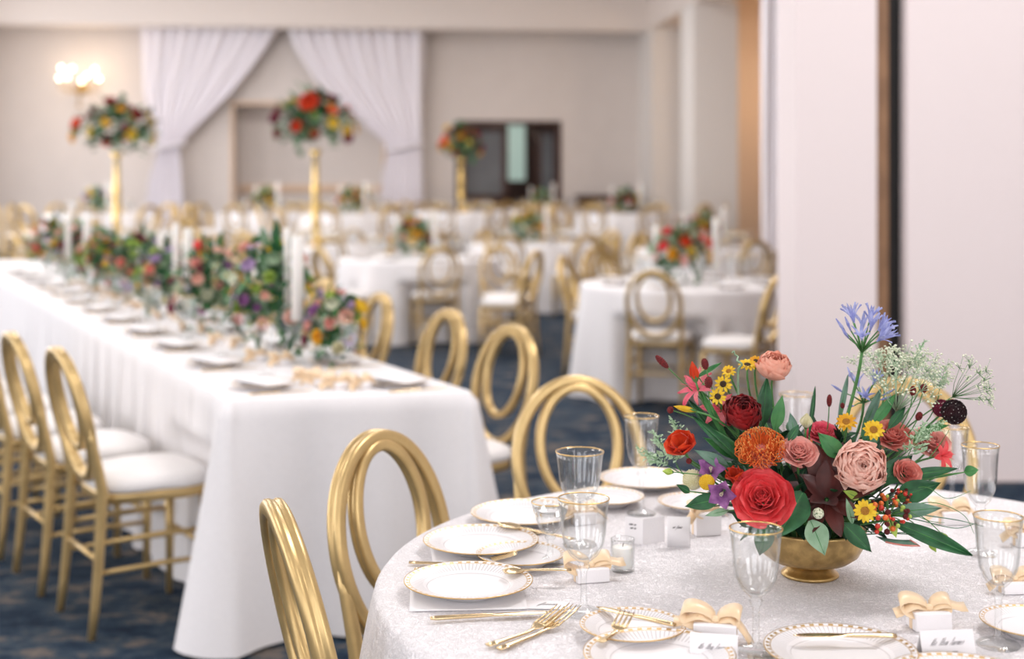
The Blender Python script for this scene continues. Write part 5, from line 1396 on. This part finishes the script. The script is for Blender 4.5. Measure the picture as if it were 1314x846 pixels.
x, y = by_top(640, 316, unit(.2, -.95)); chair(x, y, unit(.2, -.95), 'empty gold chair facing the camera between the two middle round tables', 'loose gold chairs in the aisle')
x, y = by_top(690, 322, unit(-.8, .35)); chair(x, y, unit(-.8, .35), 'empty gold chair facing left in the aisle beside the pillar table', 'loose gold chairs in the aisle')

# ------------------------------------------------------------------ round tables of the far room
tall = ['yellow', 'yellow', 'poppy', 'plum', 'wine', 'wine', 'amber', 'leaf_mid', 'plum']
tables = [  # x, y, name, chairs given by hand?, tall flowers height or low colours, seed
    (1.246, 9.3, 'round table beside the near pillar', 'hand', ['poppy', 'amber', 'yellow', 'coral', 'rose'], 1),
    (-.89, 12.7, 'round table right behind the long table', 'hand', ['amber', 'yellow', 'wine', 'coral'], 2),
    (-4.45, 15.6, 'table under the leftmost tall flowers', 8, 'tall', 3),
    (-2.25, 15.4, 'table under the middle tall flowers', 8, 'tall', 4),
    (.25, 15.9, 'table in the middle of the far room', 8, ['amber', 'yellow', 'lime'], 5),
    (2.15, 14.6, 'table near the right-hand columns', 8, ['wine', 'yellow', 'coral'], 6),
    (-.78, 20.6, 'table under the rightmost tall flowers', 8, 'tall', 7),
    (1.7, 19.3, 'table left of the dark console', 8, ['wine', 'rose', 'yellow'], 8),
    (-3.7, 20.2, 'table in front of the curtained alcove', 8, ['wine', 'yellow', 'lime'], 9),
    (-5.9, 19.0, 'table near the lit candelabrum', 8, ['wine', 'yellow', 'lilac'], 10),
    (-2.2, 18.6, 'table behind the middle tall flowers', 8, ['amber', 'yellow', 'coral'], 11),
    (-2.55, 22.9, 'table before the right-hand voile curtain', 8, ['wine', 'yellow', 'coral'], 12),
    (.55, 22.9, 'table in front of the dark doorway', 8, ['wine', 'amber', 'lime'], 13)]
posn = ['right', 'far right', 'far side', 'far left', 'left', 'near left', 'near side', 'near right']
posc = ['right', 'back right', 'far side right', 'far side left', 'back left', 'left', 'front left', 'near side left', 'near side right', 'front right']
wine_g, wine_r = goblet(.19, .038)
def joined(me_list, name):
    vs = []; fs = []; mi = []; ms = []
    for me in me_list:
        o = len(vs); vs += [tuple(v.co) for v in me.vertices]
        if me.materials[0] not in ms: ms.append(me.materials[0])
        k = ms.index(me.materials[0])
        for p in me.polygons: fs.append(tuple(i + o for i in p.vertices)); mi.append(k)
    me = bpy.data.meshes.new(name); me.from_pydata(vs, [], fs)
    for m in ms: me.materials.append(m)
    me.polygons.foreach_set('use_smooth', [True] * len(fs)); me.polygons.foreach_set('material_index', mi); me.update(); return me
GOB = joined([wine_g, wine_r], 'goblet')
def tall_stand(label, x, y, z0, h, r=.05):
    o = thing('flower_stand', label, 'flower stand', (x, y, z0), 0, 'tall gold flower stands')
    mb = MB(); mb.rbox((-.09, -.09, 0), (.09, .09, .012), .01); mb.build('base', M['stand'], o)
    mb = MB(); mb.lathe([(.03, .012), (r * .9, .03), (r * .8, h * .3), (r * .72, h * .55), (r * .9, h * .60), (r * .62, h * .64), (r * .55, h * .93), (r * 1.5, h), (0, h)], 20); mb.build('column', M['stand'], o)
for ti, (x, y, nm, ch, flo, sd_) in enumerate(tables):
    z0 = STZ if (-x * SU + y * CU) > ST0 else 0.0; zt0 = z0 + TT + .0007
    tc_ = round_cloth('tablecloth', 'white cloth to the floor on the ' + nm, x, y, .765, M['linen'], sd_, 11 + ti % 3, group='white cloths on the far round tables', SEG=160); tc_.location.z = z0
    if ch == 8:
        for k in range(10):
            a = k * PI / 5 + .25 * math.sin(sd_ * 3) * .6; r = 1.09 + .03 * math.sin(k * 5 + sd_)
            fx, fy = -math.cos(a), -math.sin(a)
            qx, qy = x + r * math.cos(a), y + r * math.sin(a)
            if any(math.hypot(qx - e[0], qy - e[1]) < .60 for e in SEATS) or any(math.hypot(qx - e[0], qy - e[1]) < 1.05 for e in tables) or math.hypot(qx - bar.location.x, qy - bar.location.y) < .9: continue
            SEATS.append((qx, qy, fx, fy))
            c_ = far_chair(x + r * math.cos(a), y + r * math.sin(a), unit(fx + .12 * math.sin(k * 7 + sd_), fy), 'gold chair, %s of the %s' % (posc[k], nm), 'gold chairs at the ' + nm); c_.location.z = z0
    if flo == 'tall':
        i = (3, 4, 7).index(sd_); px, py0, Y_, rad, ph = [(150, 195, 15.6, .50, .58), (405, 192, 15.4, .50, .64), (592, 203, 20.6, .36, .50)][i]
        zt = H + (YH - py0) / F * Y_; X_ = (px - 657) / F * Y_
        wh = ('leftmost', 'middle', 'rightmost')[i]
        tall_stand('%s of the three tall gold flower stands in the far room' % wh, X_, y, zt0, zt - zt0, .055)
        fa = arrangement('%s of the three tall round flower heads in the far room' % wh, (X_, y, zt - .02), rad, ph, tall, 30, 50 + i, (.05, .085), 'tall flower heads in the far room', -.55)
        if i == 1: put('blossom', mini('ball', 'poppy'), fa, (-.02, -.36, .50), dirq((0, -1, .6)), .13)
    else:
        arrangement('low mound of warm flowers on the ' + nm, (x - .05, y - .02, zt0 + .01), .20, .34, flo + ['feather'], 26, 70 + ti, (.03, .05), 'low flower mounds on the far round tables', -.2)
        for k, (dx, dy, hh) in enumerate(((.16, -.18, .36), (-.22, .12, .30))):
            pillar_candle('%s candle on the %s' % (('right', 'left')[k], nm), 0, 0, .10, hh, .026, 'white candles on the far round tables', pos=V((x + dx, y + dy, zt0)))
    for k in range(8):
        a = k * PI / 4 + .35
        tag(put('plate', PL['m'], None, (x + .58 * math.cos(a), y + .58 * math.sin(a), zt0)), 'gold-edged plate, %s of the %s' % (posn[k], nm), 'plate', 'plates on the far round tables')
        tag(put('goblet', GOB, None, (x + .40 * math.cos(a + .22), y + .40 * math.sin(a + .22), zt0)), 'goblet, %s of the %s' % (posn[k], nm), 'glass', 'goblets on the far round tables')
        tag(put('goblet', GOB, None, (x + .46 * math.cos(a + .42), y + .46 * math.sin(a + .42), zt0)), 'second goblet, %s of the %s' % (posn[k], nm), 'glass', 'second goblets on the far round tables')
        tag(put('napkin', NS_, None, (x + .58 * math.cos(a), y + .58 * math.sin(a), zt0 + .0205), (0, 0, a + PI / 2)), 'folded napkin, %s of the %s' % (posn[k], nm), 'napkin', 'napkins on the far round tables')
# ------------------------------------------------------------------ light: daylight through the windows, warm lamps at the far left and in the side bay, added overhead fill
def area(name, u, v, z, sx, sy, rot, power, col=(1, 1, 1)):
    l = bpy.data.lights.new(name, 'AREA'); l.shape = 'RECTANGLE'; l.size = sx; l.size_y = sy; l.energy = power; l.color = col
    o = bpy.data.objects.new(name, l); C.objects.link(o); o.matrix_world = RM @ Matrix.Translation((u, v, z)) @ rot; return o
zc = (WZ0 + WZ1) / 2; hz = WZ1 - WZ0 - .15
for i, (a, b) in enumerate(lw):
    area('window_daylight', UL - .10, (a + b) / 2, zc, hz, b - a - .15, Matrix.Rotation(-PI / 2, 4, 'Y'), (60, 95, 100, 95, 118, 140, 100)[i], (1.0, .965, .985))
for i, (a, b) in enumerate(rw):
    area('window_daylight', (a + b) / 2, VB - .10, zc, b - a - .15, hz, Matrix.Rotation(PI / 2, 4, 'X'), (60, 72, 125)[i], (1.0, .965, .985))
for i, (u, v, e) in enumerate([(-3.2, -1.5, 40), (2.6, -1.5, 50), (-3.2, 3.2, 70), (2.4, 3.4, 135), (-3.2, 8.4, 85), (1.6, 8.4, 100), (-3.2, 13.6, 105), (1.6, 13.6, 95), (-3.2, 18.6, 130), (1.6, 18.6, 95)]):  # unseen framed ceiling panels, added as soft fill to brighten the tabletops
    fx = room_box('fill_panel_frame', [((u - .75, v - .75, ZC - .04), (u + .75, v - .70, ZC)), ((u - .75, v + .70, ZC - .04), (u + .75, v + .75, ZC)), ((u - .75, v - .70, ZC - .04), (u - .70, v + .70, ZC)), ((u + .70, v - .70, ZC - .04), (u + .75, v + .70, ZC))], M['trim'])
    area('overhead_fill', u, v, ZC - .02, 1.4, 1.4, Matrix.Identity(4), e, (1.0, .955, .95))
def point(name, p, e, col, r=.1):
    l = bpy.data.lights.new(name, 'POINT'); l.energy = e; l.color = col; l.shadow_soft_size = r
    o = bpy.data.objects.new(name, l); C.objects.link(o); o.location = p
point('candelabrum_glow', uv(far_u(103, 23.5), 23.9, far_z(103, 96, 24.2)), 14, (1.0, .72, .45), .2)
point('side_bay_lamp', uv(6.9, 21.4, 3.2), 36, (1.0, .80, .58), .2)
point('lobby_lamp', uv((dr0 + dr1) / 2, VF + 1.8, 2.6), 25, (1.0, .9, .8), .2)
w = bpy.data.worlds.new('sky'); sc.world = w; w.use_nodes = True
w.node_tree.nodes['Background'].inputs['Color'].default_value = (.80, .88, 1.0, 1); w.node_tree.nodes['Background'].inputs['Strength'].default_value = 1.0

# ------------------------------------------------------------------ camera
cd = bpy.data.cameras.new('camera'); co = bpy.data.objects.new('camera', cd); C.objects.link(co)
co.location = (0, 0, H); co.rotation_euler = (PI / 2, 0, 0)
cd.sensor_width = 36; cd.lens = F / 1314 * 36; cd.shift_y = -(846 / 2 - YH) / 1314; cd.clip_start = .05; cd.clip_end = 200
cd.dof.use_dof = True; cd.dof.focus_distance = 2.14; cd.dof.aperture_fstop = 2.4; cd.dof.aperture_blades = 0
sc.camera = co
sc.view_settings.view_transform = 'Standard'; sc.view_settings.look = 'None'; sc.view_settings.gamma = 1.0; sc.view_settings.exposure = 0.12
sc.view_settings.use_curve_mapping = False
sc.cycles.max_bounces = 10; sc.cycles.diffuse_bounces = 5; sc.cycles.transparent_max_bounces = 24
sc.cycles.use_denoising = True
sc.cycles.sample_clamp_indirect = 8
